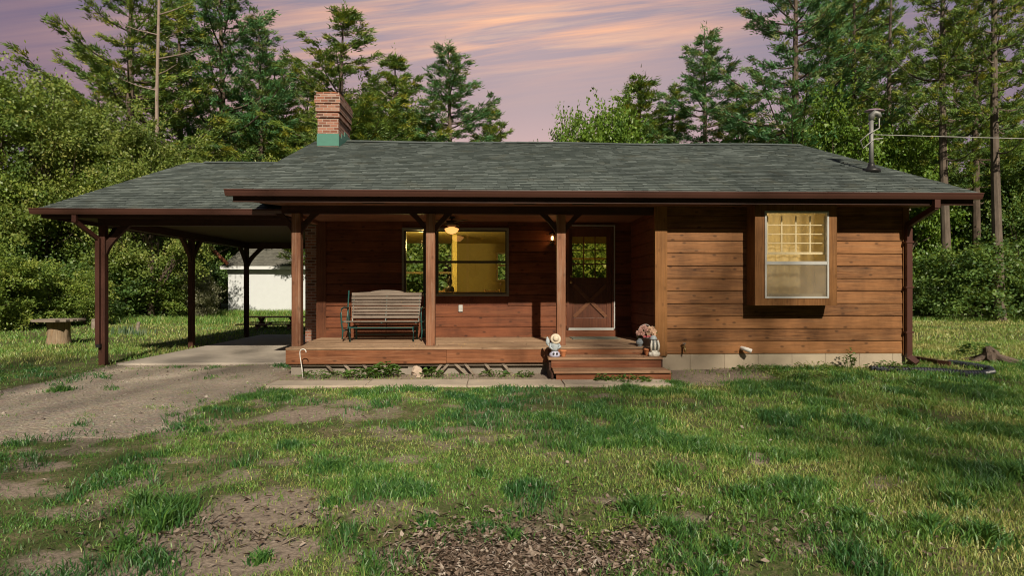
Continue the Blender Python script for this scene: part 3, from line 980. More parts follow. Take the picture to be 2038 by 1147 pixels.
# fascia, soffit, beam, gutter
mb = MB()
mb.box(HX0 + .1, HX1 - .12, EAVE_Y + .02, EAVE_Y + .05, 2.90, EAVE_Z - .02)
mb.build('fascia_board', M['beam'], house)
mb = MB()
mb.add([(HX0 + .12, EAVE_Y + .05, 2.935), (HX1 - .14, EAVE_Y + .05, 2.935), (XRT + .05, YW + .06, 2.935), (XL - .1, YW + .06, 2.935),
        (HX0 + .12, EAVE_Y + .05, 2.96), (HX1 - .14, EAVE_Y + .05, 2.96), (XRT + .05, YW + .06, 2.96), (XL - .1, YW + .06, 2.96)],
       [(0, 1, 2, 3), (7, 6, 5, 4), (0, 4, 5, 1), (1, 5, 6, 2), (2, 6, 7, 3), (3, 7, 4, 0)])
mb.build('soffit', M['ceilwood'], house)
for k in range(4):
    mb = MB()
    xx = (-2.2, .35, 1.35, 3.9)[k]
    for j in range(5): mb.box(xx, xx + .36, EAVE_Y + .2 + j * .03, EAVE_Y + .215 + j * .03, 2.925, 2.934)
    mb.box(xx - .01, xx + .37, EAVE_Y + .19, EAVE_Y + .35, 2.9305, 2.9345)
    mb.build('soffit_vent', M['bronze'], house)


def gutter_profile(y, z):
    return [(y + .115, z), (y + .02, z), (y, z - .02), (y + .012, z - .055), (y + .035, z - .1), (y + .115, z - .1)]


def gutter(mb, x0, x1, y, z, side=0):
    p = gutter_profile(y, z)
    mb.sweep_x(p, x0, x1, .5)
    mb.sweep_x([(y - .006, z + .004), (y + .012, z + .004), (y + .012, z - .012), (y - .006, z - .012)], x0 - .004, x1 + .004, .5)


mb = MB()
gutter(mb, X(446, 9.55), X(1958, 9.55), 9.545, EAVE_Z - .005)
gut = mb.build('gutter', M['gutter'], house)
mb = MB()
mb.box(XL - .1, XC + .02, YW + .03, YW + .17, 2.80, 2.96)
mb.build('beam', M['beam'], house)
mb = MB()
y = YW + .172
while y < YB - .02:
    mb.box(XL - .1, XC - .03, y, min(y + .14, YB - .02) - .005, ZC, ZC + .03)
    y += .14
mb.box(XL - .1, XC - .03, YW + .17, YB + .0, ZC + .031, ZC + .05)
mb.box(XL - .11, XL + .02, YW + .172, YB, 2.80, ZC - .002)
mb.build('porch_ceiling', M['ceilwood'], house)
# downspout of the house
dsx = X(1809, YW - .1)
mb = MB()
top = Vector((X(1865, 9.6), 9.62, 2.99))
def rect_pipe(mb, pts, w=.075, h=.055):
    for a, b_ in zip(pts[:-1], pts[1:]):
        mb.bar(a, Vector(b_) + (Vector(b_) - Vector(a)).normalized() * .02, w, h, .5, up=(0, 1, 0) if abs((Vector(b_) - Vector(a)).normalized().y) < .8 else (1, 0, 0))
rect_pipe(mb, [top, top + Vector((0, 0, -.13)), Vector((dsx, YW - .09, 2.62)), Vector((dsx, YW - .09, .28)), Vector((dsx + .06, YW - .2, .19))], .095, .07)
ds = mb.build('downspout', M['gutter'], house)
for zz in (.7, 1.5, 2.3):
    mb = MB()
    mb.box(dsx - .07, dsx + .07, YW - .135, YW - .045, zz, zz + .03)
    mb.build('bracket', M['gutter'], ds)

# porch posts with knee braces
def porch_post(cx, w=.155, y=YW):
    mb = MB()
    mb.box(cx - w / 2, cx + w / 2, y, y + w, ZF, 2.80)
    p = mb.build('post', M['post'], house, bevel=.006)
    for s in (-1, 1):
        mb = MB()
        pts = []
        n = 8
        x0, z0, x1, z1 = cx + s * w / 2, 2.44, cx + s * (w / 2 + .30), 2.8
        out, inn = [], []
        for i in range(n + 1):
            f = i / n
            bx = x0 + (x1 - x0) * f
            bz = z0 + (z1 - z0) * (f ** .75)
            out.append((bx, bz))
        inn = [(x0, z0 + .16), (x0 + (x1 - x0) * .5, z1 - .03), (x0 + (x1 - x0) * .55, z1)]
        poly = out + [(x0 + (x1 - x0) * .55, z1), (x0, z0 + .17)]
        if s < 0: poly = poly[::-1]
        mb.prism(poly, y + .04, y + .11)
        mb.build('brace', M['beam'], p)
    return p


for px0, px1 in ((580, 598), (847, 866), (1107, 1127)):
    porch_post((X(px0, YW) + X(px1, YW)) / 2)

# deck
DY0, DX0, DX1 = 10.0, -3.5, XC - .03
mb = MB()
y = DY0
while y < YB - .05:
    y2 = min(y + .138, YB - .035)
    xs_ = [DX0, random.uniform(-1.4, .6), DX1]
    for a, b_ in zip(xs_[:-1], xs_[1:]): mb.box(a + .002, b_ - .002, y + .003, y2 - .003, ZF - .036, ZF + random.uniform(-.002, .002))
    y = y2
deck = mb.build('porch_deck', M['deck'], house, bevel=.004)
mb = MB()
xm = X(888, DY0)
mb.box(DX0 - .0, xm - .002, DY0 + .015, DY0 + .05, .215, ZF - .04, .3)
mb.box(xm + .002, X(1092, DY0), DY0 + .012, DY0 + .047, .225, ZF - .04, .7)
mb.box(X(1094, DY0), DX1, DY0 + .016, DY0 + .05, .24, ZF - .04, .9)
mb.box(DX0 + .0, DX0 + .035, DY0 + .052, YB - .1, .215, ZF - .04, .4)
mb.build('fascia_board', M['fascia'], deck, bevel=.003)
mb = MB()
mb.box(DX0 + .03, X(1092, DY0), DY0 + .07, DY0 + .1, .17, .214, .6)
for px, x2 in ((648, 676), (684, 712), (722, 745), (762, 785), (925, 948), (965, 988), (1000, 1025), (893, 868), (905, 935), (880, 858)):
    a, b_ = at(px, 722, 10.06), at(x2, 754, 10.06)
    mb.bar((a.x, 10.058 + .002 * random.random(), .212), (b_.x, 10.05 + .008 * random.random(), -.03), .012, .042, up=(1, 0, 0))
mb.build('lattice', M['lath'], deck)
mb = MB()
mb.box(DX0 + .05, X(820, 10.15), 10.14, 10.2, -.1, .3)
mb.box(X(868, 10.15), DX1, 10.145, 10.2, -.1, .3)
mb.box(DX0 + .06, DX0 + .26, 10.102, 10.135, -.1, .3)
mb.box(X(812, 10.1), X(823, 10.1), 10.1, 10.25, -.1, .2)
mb.build('skirting', M['skirt'], deck)

# big window
def ring(mb, x0, x1, z0, z1, y0, y1, l, r, bt, tp):
    """a rectangular frame in one piece"""
    o_ = [(x0, z0), (x1, z0), (x1, z1), (x0, z1)]
    i_ = [(x0 + l, z0 + bt), (x1 - r, z0 + bt), (x1 - r, z1 - tp), (x0 + l, z1 - tp)]
    vs = [(x, y0, z) for x, z in o_] + [(x, y0, z) for x, z in i_] + [(x, y1, z) for x, z in o_] + [(x, y1, z) for x, z in i_]
    fs = []
    for k in range(4):
        j = (k + 1) % 4
        fs += [(k, j, j + 4, k + 4), (k + 8, k + 12, j + 12, j + 8), (k, k + 8, j + 8, j), (k + 4, j + 4, j + 12, k + 12)]
    return mb.add(vs, fs)


def window_frame(name, x0, x1, z0, z1, y, w, d, mat, parent):
    mb = ring(MB(), x0, x1, z0, z1, y, y + d, w, w, w, w)
    return mb.build(name, mat, parent, bevel=.003)


x0, x1, z0, z1 = W1
xm0, xm1 = X(846, YB), X(870, YB)
win = window_frame('window', x0 - .005, x1 + .02, z0 - .02, z1 + .02, YB - .06, .045, .13, M['vinyl'], house)
win.data.materials[0] = M['tan_frame']
window_frame('frame', x0 + .042, xm0, z0 + .027, z1 - .03, YB - .045, .035, .06, M['bronze'], win)
window_frame('frame', xm1, x1 - .027, z0 + .027, z1 - .03, YB - .045, .03, .06, M['bronze'], win)
mb = MB()
mb.box(xm0 + .002, xm1 - .002, YB - .05, YB + .05, z0 + .027, z1 - .03)
mb.build('mullion', M['bronze'], win)
zr_ = Z(522, YB)
for a, b_ in ((x0 + .077, xm0 - .035), (xm1 + .03, x1 - .057)):
    mb = MB()
    mb.box(a, b_, YB - .04, YB + .01, zr_ - .025, zr_ + .025)
    mb.build('sash', M['bronze'], win)
    mb = MB()
    mb.box(a, b_, YB - .012, YB - .008, z0 + .06, zr_ - .026)
    mb.box(a, b_, YB - .006, YB - .002, zr_ + .026, z1 - .06)
    mb.build('glass', M['glass'], win)

# rear windows; the one behind the door is added for the pane's golden reflection
for (a, b_, c_, d__) in RH[:3]:
    rw = window_frame('rear_window', a, b_, c_, d__, YR - .09, .05, .07, M['muntin'], house)
    MB().box(a + .051, b_ - .051, YR - .08, YR - .03, c_ + (d__ - c_) * .52, c_ + (d__ - c_) * .52 + .06).build('sash', M['muntin'], rw)

# door
x0, x1, z0, z1 = DR
door = empty('door', (0, 0, 0))
bpy.data.objects.remove(door)
fr = MB()
fw = .045
fr.box(x0, x0 + fw, YB - .045, YB + .08, z0, z1)
fr.box(x1 - fw - .01, x1 - .01, YB - .045, YB + .08, z0, z1)
fr.box(x0 + fw, x1 - fw - .01, YB - .045, YB + .08, z1 - fw, z1)
dfr = fr.build('door_frame', M['door'], house)
for bb in ((x1 - .012, x1 + .012, YB - .05, YB - .03, z0 + .0, z1 + .009), (x0 + .1, x1 - .0125, YB - .05, YB - .03, z1 - .012, z1 + .008), (x0 + .03, x1 - .02, YB - .07, YB - .02, z0 - .025, z0 + .02)):
    MB().box(*bb).build('trim', M['vinyl'], dfr)
mb = MB()
mb.box(x0 - .02, x1 + .06, YB - .06, YB - .034, ZF, z0 - .027)
mb.build('threshold_board', M['riser'], house)
dx0, dx1, dz0, dz1 = x0 + fw + .004, x1 - fw - .014, z0 + .022, z1 - fw - .004
gx0, gx1, gz0, gz1 = X(1139, YB), X(1207, YB), Z(553, YB), Z(471, YB)
mb = MB()
backing(mb, dx0, dx1, dz0, dz1, YB - .005, YB + .035, [(gx0, gx1, gz0, gz1), (dx0 + .09, dx1 - .09, dz0 + .2, gz0 - .13)])
mb.box(dx0 + .09, dx1 - .09, YB + .012, YB + .03, dz0 + .2, gz0 - .13)
door = mb.build('door', M['door'], house, bevel=.003)
mb = MB()
pa, pb = dz0 + .2, gz0 - .13
mb.bar((dx0 + .1, YB + .0, pa + .02), (dx1 - .1, YB + .0, pb - .02), .024, .07, .7, up=(1, 0, 0))
mb.bar((dx0 + .1, YB - .003, pb - .02), (dx1 - .1, YB - .003, pa + .02), .022, .07, .4, up=(1, 0, 0))
mb.build('cross_brace', M['doorx'], door)
mb = MB()
mb.box(gx0, gx1, YB + .008, YB + .012, gz0, gz1)
mb.build('glass', M['glass_door'], door)
mb = MB()
for i in (1, 2):
    xx = gx0 + (gx1 - gx0) * i / 3
    mb.box(xx - .012, xx + .012, YB - .004, YB + .006, gz0, gz1)
    zz = gz0 + (gz1 - gz0) * i / 3
    mb.box(gx0, gx1, YB - .002, YB + .007, zz - .011, zz + .011)
mb.build('muntin', M['doorx'], door)
mb = MB()
kz = Z(562, YB)
mb.lathe([(.028, 0), (.028, .008), (.012, .012), (.012, .03), (.026, .04), (.03, .055), (.022, .068), (.002, .072)], (X(1136, YB), YB - .006, kz), 14, Matrix.Rotation(R(90), 3, 'X'))
mb.build('handle', M['brass'], door, smooth=True)
mb = MB()
mb.lathe([(.024, 0), (.024, .012), (.01, .014)], (X(1136, YB), YB - .006, kz + .13), 12, Matrix.Rotation(R(90), 3, 'X'))
mb.build('lock', M['brass'], door, smooth=True)

# window box on the right wall
mb = MB()
fx0, fx1, fz0, fz1 = X(1522, YBAY), X(1649.5, YBAY), Z(594.5, YBAY), Z(418, YBAY)
ring(mb, BX0, BX1, BZ0, 2.93, YBAY, YBAY + .03, fx0 - .002 - BX0, BX1 - fx1 - .002, fz0 - .002 - BZ0, 2.93 - fz1 - .002)
bay = mb.build('bay_window', M['trim_brown'], house, bevel=.003)
for xa in (BX0, BX1 - .03):
    mb = MB()
    mb.box(xa, xa + .03, YBAY + .031, YW - .035, BZ0, 2.93)
    mb.build('side_board', M['trim_brown'], bay)
mb = MB()
mb.box(BX0 + .031, BX1 - .031, YBAY + .032, YW + .12, BZ0 + .0, BZ0 + .03)
mb.build('bottom_board', M['trim_brown_x'], bay)
mb = MB()
ring(mb, BX0 + .042, BX1 - .042, BZ0 + .052, 2.895, YBAY + .035, YBAY + .615, .012, .012, .012, .012)
mb.build('lining', M['muntin'], bay)
window_frame('frame', fx0, fx1, fz0, fz1, YBAY - .012, .032, .06, M['vinyl'], bay)
mr = Z(523, YBAY)
mb = MB()
mb.box(fx0 + .033, fx1 - .033, YBAY - .004, YBAY + .03, mr - .03, mr + .03)
mb.build('sash', M['vinyl'], bay)
mb = MB()
mb.box(fx0 + .033, fx1 - .033, YBAY + .012, YBAY + .016, mr + .031, fz1 - .033)
mb.build('glass', M['glass'], bay)
# insect screen over the lower sash
t_ = NT('insect_screen')
mm = t_.n('ShaderNodeMixShader', {0: .46, 1: t_.n('ShaderNodeBsdfTransparent').outputs[0], 2: t_.n('ShaderNodeBsdfDiffuse', {'Color': t_.mix(t_.noise(t_.coord(), 3, 3), (.14, .12, .09), (.34, .29, .22))}).outputs[0]})
t_.t.links.new(mm.outputs[0], t_.out.inputs[0])
M['screen'] = t_.m
mb = MB()
mb.box(fx0 + .033, fx1 - .033, YBAY + .010, YBAY + .013, fz0 + .033, mr - .031)
mb.build('insect_screen', M['screen'], bay)
# the grille of the inner sash
ig0, ig1, iz0, iz1 = X(1527, YBAY + .12), X(1640, YBAY + .12), Z(501, YBAY + .12), Z(428, YBAY + .12)
mb = MB()
yy = YBAY + .11
for i in range(5):
    xx = ig0 + (ig1 - ig0) * i / 4
    mb.box(xx - .012, xx + .012, yy, yy + .018, iz0, iz1)
for i in range(1, 4):
    zz = iz0 + (iz1 - iz0) * i / 4
    mb.box(ig0, ig1, yy - .002, yy + .016, zz - .009, zz + .009)
mb.box(ig0 - .03, ig1 + .04, yy - .01, yy + .03, iz0 - .04, iz0)
mb.box(ig1 + .012, ig1 + .05, yy - .008, yy + .03, fz0 + .05, iz1 + .1)
mb.box(ig0, ig1, yy - .008, yy + .03, fz0 + .03, fz0 + .075)
mb.build('muntin', M['muntin'], bay)
# pale roller blind behind the grille
t_ = NT('roller_blind')
bl = t_.mix(t_.noise(t_.coord(), 2.4, 3), (.46, .38, .2), (.6, .5, .29))
d_ = t_.n('ShaderNodeBsdfDiffuse', {'Color': bl}).outputs[0]
tr_ = t_.n('ShaderNodeBsdfTranslucent', {'Color': bl}).outputs[0]
t_.t.links.new(t_.n('ShaderNodeMixShader', {0: .5, 1: d_, 2: tr_}).outputs[0], t_.out.inputs[0])
mb = MB()
nf = 60
vs_ = []
for i in range(nf + 1):
    q_ = i / nf
    xx, yy_ = BX0 + .03 + (BX1 - BX0 - .06) * q_, YBAY + .64 + .018 * math.sin(q_ * 41) + .01 * math.sin(q_ * 17 + 1)
    vs_ += [(xx, yy_, fz0 - .2), (xx, yy_, 2.84)]
mb.add(vs_, [(2 * i, 2 * i + 2, 2 * i + 3, 2 * i + 1) for i in range(nf)])
mb.build('curtain', t_.m, bay)

# chimney
CY0, CY1 = 13.44, 14.5
CX0, CX1 = X(632, CY0), X(673.5, CY0)
def zc(py): return Z(py, CY0, 650)
mb = MB()
mb.box(CX0, CX1, CY0, CY1, 3.0, zc(234))
mb.box(CX0 - .03, CX1 + .03, CY0 - .03, CY1 + .03, zc(234), zc(227))
mb.box(CX0 - .0, CX1 + .0, CY0 - .0, CY1 + .0, zc(227), zc(222))
mb.box(CX0 - .035, CX1 + .035, CY0 - .035, CY1 + .035, zc(222), zc(206))
mb.box(CX0 - .055, CX1 + .055, CY0 - .055, CY1 + .055, zc(206), zc(190))
mb.box(CX0 - .025, CX1 + .025, CY0 - .025, CY1 + .025, zc(190), zc(184))
mb.box(CX0 - .12, XL + .0, 12.95, 15.0, -.1, 2.95)
chim = mb.build('chimney', M['brick'], house)
mb = MB()
mb.box(CX0 + .09, CX1 - .09, CY0 + .15, CY0 + .45, zc(184), zc(178))
mb.build('flue', M['terra'], chim)
mb = MB()
mb.box(CX0 + .09, CX1 - .09, CY0 + .62, CY0 + .92, zc(184), zc(179))
mb.build('flue', M['terra'], chim)
mb = MB()
mb.box(CX0 - .012, CX1 + .012, CY0 - .014, CY0 - .001, Z(293, CY0), zc(266))
z0_ = EAVE_Z + (RIDGE_Z - EAVE_Z) * (CY0 - EAVE_Y) / (RIDGE_Y - EAVE_Y)
n = 4
for i in range(n):
    ya, yb = CY0 + (CY1 - CY0) * i / n, CY0 + (CY1 - CY0) * (i + 1) / n
    zb = z0_ + (RIDGE_Z - EAVE_Z) / (RIDGE_Y - EAVE_Y) * (min((ya + yb) / 2, 2 * RIDGE_Y - (ya + yb) / 2) - CY0)
    mb.box(CX1 + .001, CX1 + .013, ya, yb + .002 - .002, zb - .12, zb + .22)
    mb.box(CX0 - .013, CX0 - .001, ya, yb, zb - .12, zb + .22)
mb.build('flashing', M['teal'], chim)

# ------------------------------------------------------------------ carport
CPX, CPY = -7.50, (11.55, 14.85, 18.1)
carport = empty('carport', (-5.7, 14.85, 0), 'open carport with shingled roof on brown timber posts at the left end of the house', 'carport')
KE_Y, KE_Z, KR_Y, KR_Z = 11.05, 2.955, 14.85, 4.62
KX0, KX1, KR0 = X(76, KE_Y), -3.66, X(380, KR_Y)
mb = MB()
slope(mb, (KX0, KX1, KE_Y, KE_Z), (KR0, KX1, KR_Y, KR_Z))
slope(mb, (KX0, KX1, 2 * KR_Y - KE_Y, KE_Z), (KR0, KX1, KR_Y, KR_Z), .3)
mb.add([(KX0, KE_Y, KE_Z - d), (KX1, KE_Y, KE_Z - d), (KX1, 2 * KR_Y - KE_Y, KE_Z - d), (KX0, 2 * KR_Y - KE_Y, KE_Z - d), (KR0, KR_Y, KR_Z - d), (KX1, KR_Y, KR_Z - d)],
       [(0, 1, 5, 4), (2, 3, 4, 5), (3, 0, 4), (1, 2, 5), (3, 2, 1, 0)], .1)
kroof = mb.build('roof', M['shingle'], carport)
mb = MB()
x = KR0 + .35
while x < KX1 - .1:
    mb.add([(x, KR_Y - .14, KR_Z - .03), (x + .3, KR_Y - .14, KR_Z - .034), (x + .3, KR_Y, KR_Z + .032), (x, KR_Y, KR_Z + .038), (x + .3, KR_Y + .14, KR_Z - .03), (x, KR_Y + .14, KR_Z - .03)], [(0, 1, 2, 3), (3, 2, 4, 5)], .1)
    x += .29
mb.build('ridge_cap', M['shingle'], kroof)
mb = MB()
mb.box(KX0 + .06, KX1 - .0, KE_Y + .03, KE_Y + .06, 2.79, KE_Z - .02)
mb.box(KX0 + .03, KX0 + .058, KE_Y + .03, 2 * KR_Y - KE_Y - .03, 2.79, KE_Z - .02)
mb.box(KX0 + .06, KX1, 2 * KR_Y - KE_Y - .06, 2 * KR_Y - KE_Y - .03, 2.79, KE_Z - .02)
mb.build('fascia_board', M['beam'], carport)
mb = MB()
mb.box(KX0 + .06, KX1, KE_Y + .061, 2 * KR_Y - KE_Y - .061, 2.87, 2.89)
mb.build('ceiling_panel', M['osb'], carport)
mb = MB()
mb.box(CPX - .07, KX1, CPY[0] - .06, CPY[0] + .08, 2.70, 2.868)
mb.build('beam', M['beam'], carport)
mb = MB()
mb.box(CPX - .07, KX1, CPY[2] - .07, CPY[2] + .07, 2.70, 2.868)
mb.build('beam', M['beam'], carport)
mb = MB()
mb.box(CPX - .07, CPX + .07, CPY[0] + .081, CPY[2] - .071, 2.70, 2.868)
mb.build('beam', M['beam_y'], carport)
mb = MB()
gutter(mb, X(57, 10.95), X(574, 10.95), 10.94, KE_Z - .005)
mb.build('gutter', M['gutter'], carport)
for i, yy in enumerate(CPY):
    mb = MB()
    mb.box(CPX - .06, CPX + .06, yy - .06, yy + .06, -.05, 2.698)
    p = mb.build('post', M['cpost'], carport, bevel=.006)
    def brace(ax, s):
        mb = MB()
        n = 8
        arc = []
        for k in range(n + 1):
            f = k / n
            arc.append((.07 + .45 * f, 2.14 + .56 * f ** .7))
        poly = arc + [(.07 + .28, 2.698), (.07, 2.40)]
        if ax == 'x':
            pp = [(CPX + s * a, zz) for a, zz in poly]
            mb.prism(pp if s > 0 else pp[::-1], yy - .04, yy + .04)
        else:
            pp = [(yy + s * a, zz) for a, zz in poly]
            mb.sweep_x(pp, CPX - .04, CPX + .04)
        mb.build('brace', M['beam'], p)
    if i in (0, 2): brace('x', 1)
    if i < 2: brace('y', 1)
    if i > 0: brace('y', -1)
mb = MB()
tp = Vector((X(147, 11.0), 11.02, 2.87))
kx = CPX - .045
rect_pipe(mb, [tp, tp + Vector((0, 0, -.14)), Vector((kx, CPY[0] - .092, 2.44)), Vector((kx, CPY[0] - .092, .42))], .08, .05)
ds = mb.build('downspout', M['gutter'], carport)
mb = MB()
mb.box(kx - .02, kx + .055, CPY[0] - .13, CPY[0] - .063, .36, .43)
mb.build('outlet_cap', M['black'], ds)

# ------------------------------------------------------------------ steps
sx0, sx1 = X(1095, 9.56), X(1319, 9.56)
steps = empty('porch_steps', ((sx0 + sx1) / 2, 9.6, .05), 'two step wooden stair in worn red stain leading up to the porch', 'steps')
for (y0, y1, z0, ex0, ex1) in ((9.55, 9.998, .362, -.03, .0), (9.16, 9.575, .195, .02, .015)):
    mb = MB()
    ym = (y0 + y1) / 2
    mb.box(sx0 + ex0, sx1 + ex1, y0, ym - .003, z0 - .038, z0)
    mb.box(sx0 + ex0 + .01, sx1 + ex1 - .006, ym + .003, y1, z0 - .038, z0 + .002)
    mb.build('tread', M['tread'], steps, bevel=.005)
mb = MB(); mb.box(sx0 + .02, sx1 - .02, 9.577, 9.605, .196, .323); mb.build('riser', M['riser'], steps)
mb = MB(); mb.box(sx0 + .06, sx1 + .03, 9.2, 9.23, .0, .156); mb.build('riser', M['riser'], steps)
for xa, ya in ((sx0 - .012, 9.21), (sx1 - .018, 9.24)):
    for y_, z_, z2 in ((ya, -.02, .156), (9.61, .157, .323)):
        MB().box(xa, xa + .03, y_, 9.99, z_, z2).build('side_board', M['beam_y'], steps)

# ------------------------------------------------------------------ things on the porch
a, b_ = X(1128, 11.6), X(1248, 11.6)
mb = MB()
mb.box(a + .1, X(1226, 11.9), 11.45, 11.98, ZF + .003, ZF + .014)
tag(mb.build('door_mat', M['mat'], bevel=.004), 'flat grey green door mat on the deck before the front door', 'door mat')

# glider bench
bx, by = X(765, 11.35), 11.35
bench = empty('glider_bench', (bx, by, ZF), 'weathered grey slatted glider bench with dark green metal frame on the porch', 'bench')
def bl(mb): return mb
hw = .68
def slat(parent, name, ya, za, yb, zb, w2=hw, th=.022, t=None):
    mb = MB()
    mb.bar((bx - w2, by + (ya + yb) / 2, ZF + (za + zb) / 2), (bx + w2, by + (ya + yb) / 2, ZF + (za + zb) / 2), math.hypot(yb - ya, zb - za), th, t, up=(0, -(zb - za), (yb - ya)))
    return mb
mb = MB()
n = 6
zz = .42
for i, hgt in enumerate((.075, .05, .07, .05, .07, .05, .07)):
    z_a, z_b = zz, zz + hgt - .019
    y_a, y_b = .13 + (z_a - .42) * .3, .13 + (z_b - .42) * .3
    q = hw - .03 * (1 - i / 6)
    mb.v += []
    s_ = slat(None, '', y_a, z_a, y_b, z_b, q)
    mb.add(s_.v, s_.f)
    zz += hgt
top_z = zz
poly = [(-hw, top_z), (hw, top_z), (hw, top_z + .06)] + [(hw * .5 * math.cos(R(k)), top_z + .06 + .055 * math.sin(R(k))) for k in range(10, 180, 17)] + [(-hw, top_z + .06)]
mb.prism([(bx + p, ZF + q) for p, q in poly], by + .26, by + .282)
mb.build('backrest', M['bench_wood'], bench)
mb = MB()
for i in range(6):
    y_ = -.30 + i * .075
    s_ = slat(None, '', y_, .385 - i * .006, y_ + .06, .379 - i * .006, hw + .02)
    mb.add(s_.v, s_.f)
mb.build('seat', M['bench_wood'], bench)
for s in (-1, 1):
    mb = MB()
    x_ = bx + s * (hw + .06)
    P3 = lambda y, z: (x_, by + y, ZF + z)
    mb.tube([P3(.27, .96), P3(.16, .5), P3(.1, .36), P3(-.3, .37)], .014, 8)
    mb.tube([P3(.2, .62), P3(-.1, .64), P3(-.28, .62), P3(-.34, .54), P3(-.3, .36), P3(-.2, .18), P3(-.24, .05)], .016, 8)
    mb.tube([P3(.2, .62), P3(.26, .4), P3(.2, .2), P3(.24, .05)], .016, 8)
    mb.tube([P3(-.2, .2), P3(.2, .2)], .014, 8)
    mb.build('armrest', M['green_metal'], bench, smooth=True)
    mb = MB()
    x2 = bx + s * (hw - .09)
    mb.tube([(x2, by - .28, ZF), (x2, by - .28, ZF + .27), (x2, by + .24, ZF + .27), (x2, by + .24, ZF)], .02, 8)
    mb.build('leg', M['green_metal'], bench, smooth=True)
mb = MB()
mb.tube([(bx - hw + .09, by - .28, ZF + .262), (bx + hw - .09, by - .28, ZF + .262)], .013, 8)
mb.tube([(bx - hw + .09, by + .24, ZF + .1), (bx + hw - .09, by + .24, ZF + .1)], .013, 8)
for q in (-.64, 0., .64): mb.tube([(bx + q, by - .3, ZF + .36), (bx + q, by + .12, ZF + .35), (bx + q, by + .29, ZF + .92)], .011, 6)
mb.build('frame', M['green_metal'], bench)

# what stands in the room behind the big window
tx0, tx1, ty = X(880, 13.6), X(1000, 13.6), 13.6
tb = empty('dining_table', ((tx0 + tx1) / 2, ty, ZF), 'dark dining table standing in the room behind the big window', 'table')
tzz = Z(581, ty)
MB().box(tx0, tx1, ty - .4, ty + .4, tzz - .03, tzz).build('table_top', M['floorin'], tb)
for q_ in (tx0 + .06, tx1 - .06):
    for w_ in (-.34, .34): MB().box(q_ - .03, q_ + .03, ty + w_ - .03, ty + w_ + .03, ZF, tzz - .031).build('leg', M['floorin'], tb)
qx = X(895, ty - .1)
tl = empty('oil_lamp', (qx, ty - .1, tzz), 'small black oil lamp silhouetted on the table behind the window', 'lamp')
mb = MB()
mb.lathe([(.09, 0), (.1, .02), (.1, .1), (.04, .13), (.03, .16), (.055, .19), (.055, .26), (.02, .32), (.012, .36)], (qx, ty - .1, tzz), 14)
mb.build('lamp_body', M['black'], tl, smooth=True)
for kx_, sgn in ((X(978, 14.4), 1), (X(870, 14.3), -1)):
    ch = empty('dining_chair', (kx_, 14.3, ZF), 'dark chair back seen through the window, ' + ('toward its right pane edge' if sgn > 0 else 'behind the black oil lamp'), 'chair')
    for w_ in (-.18, .18):
        mb = MB(); mb.bar((kx_ + w_, 14.3, ZF), (kx_ + w_ + .02 * sgn, 14.34, ZF + .98), .04, .04); mb.build('leg', M['floorin'], ch)
        mb = MB(); mb.bar((kx_ + w_, 13.95, ZF), (kx_ + w_, 13.95, ZF + .44), .04, .04); mb.build('leg', M['floorin'], ch)
    MB().box(kx_ - .22, kx_ + .22, 13.92, 14.29, ZF + .441, ZF + .47).build('seat', M['floorin'], ch)
    MB().box(kx_ - .16, kx_ + .16, 14.31, 14.33, ZF + .7, ZF + .95).build('backrest', M['floorin'], ch)

# ceiling fan with a lit bowl
fx, fy = X(899, 11.2), 11.2
fan = empty('ceiling_fan', (fx, fy, ZC), 'dark ceiling fan with a lit amber glass bowl under the porch ceiling', 'ceiling fan')
mb = MB()
mb.lathe([(.07, 0), (.07, -.03), (.02, -.04), (.02, -.07), (.11, -.085), (.12, -.15), (.09, -.185), (.06, -.2)], (fx, fy, ZC), 18)
mb.build('motor', M['darkbrown'], fan, smooth=True)
for k in range(5):
    a_ = R(72 * k + 12)
    Mx = Matrix.Translation((fx, fy, ZC - .125)) @ Matrix.Rotation(a_, 4, 'Z') @ Matrix.Rotation(R(9), 4, 'X')
    mb = MB()
    mb.box(.13, .24, -.02, .02, -.004, .004, M=Mx)
    mb.add([Mx @ Vector(p) for p in [(.2, -.055, 0), (.52, -.075, 0), (.58, -.05, 0), (.58, .05, 0), (.52, .075, 0), (.2, .055, 0), (.2, -.055, .008), (.52, -.075, .008), (.58, -.05, .008), (.58, .05, .008), (.52, .075, .008), (.2, .055, .008)]],
           [(0, 1, 2, 3, 4, 5), (11, 10, 9, 8, 7, 6)] + [(i, i + 6, (i + 1) % 6 + 6, (i + 1) % 6) for i in range(6)])
    mb.build('blade', M['darkbrown'], fan)
mb = MB()
zb = Z(456, fy)
mb.lathe([(.135, 0), (.13, -.02), (.11, -.055), (.07, -.085), (.02, -.1), (.002, -.102)], (fx, fy, zb), 22)
mb.lathe([(.05, ZC - .2 - zb), (.06, .03), (.135, .002)], (fx, fy, zb), 22)
mb.build('lamp_shade', M['lamp_glow'], fan, smooth=True)

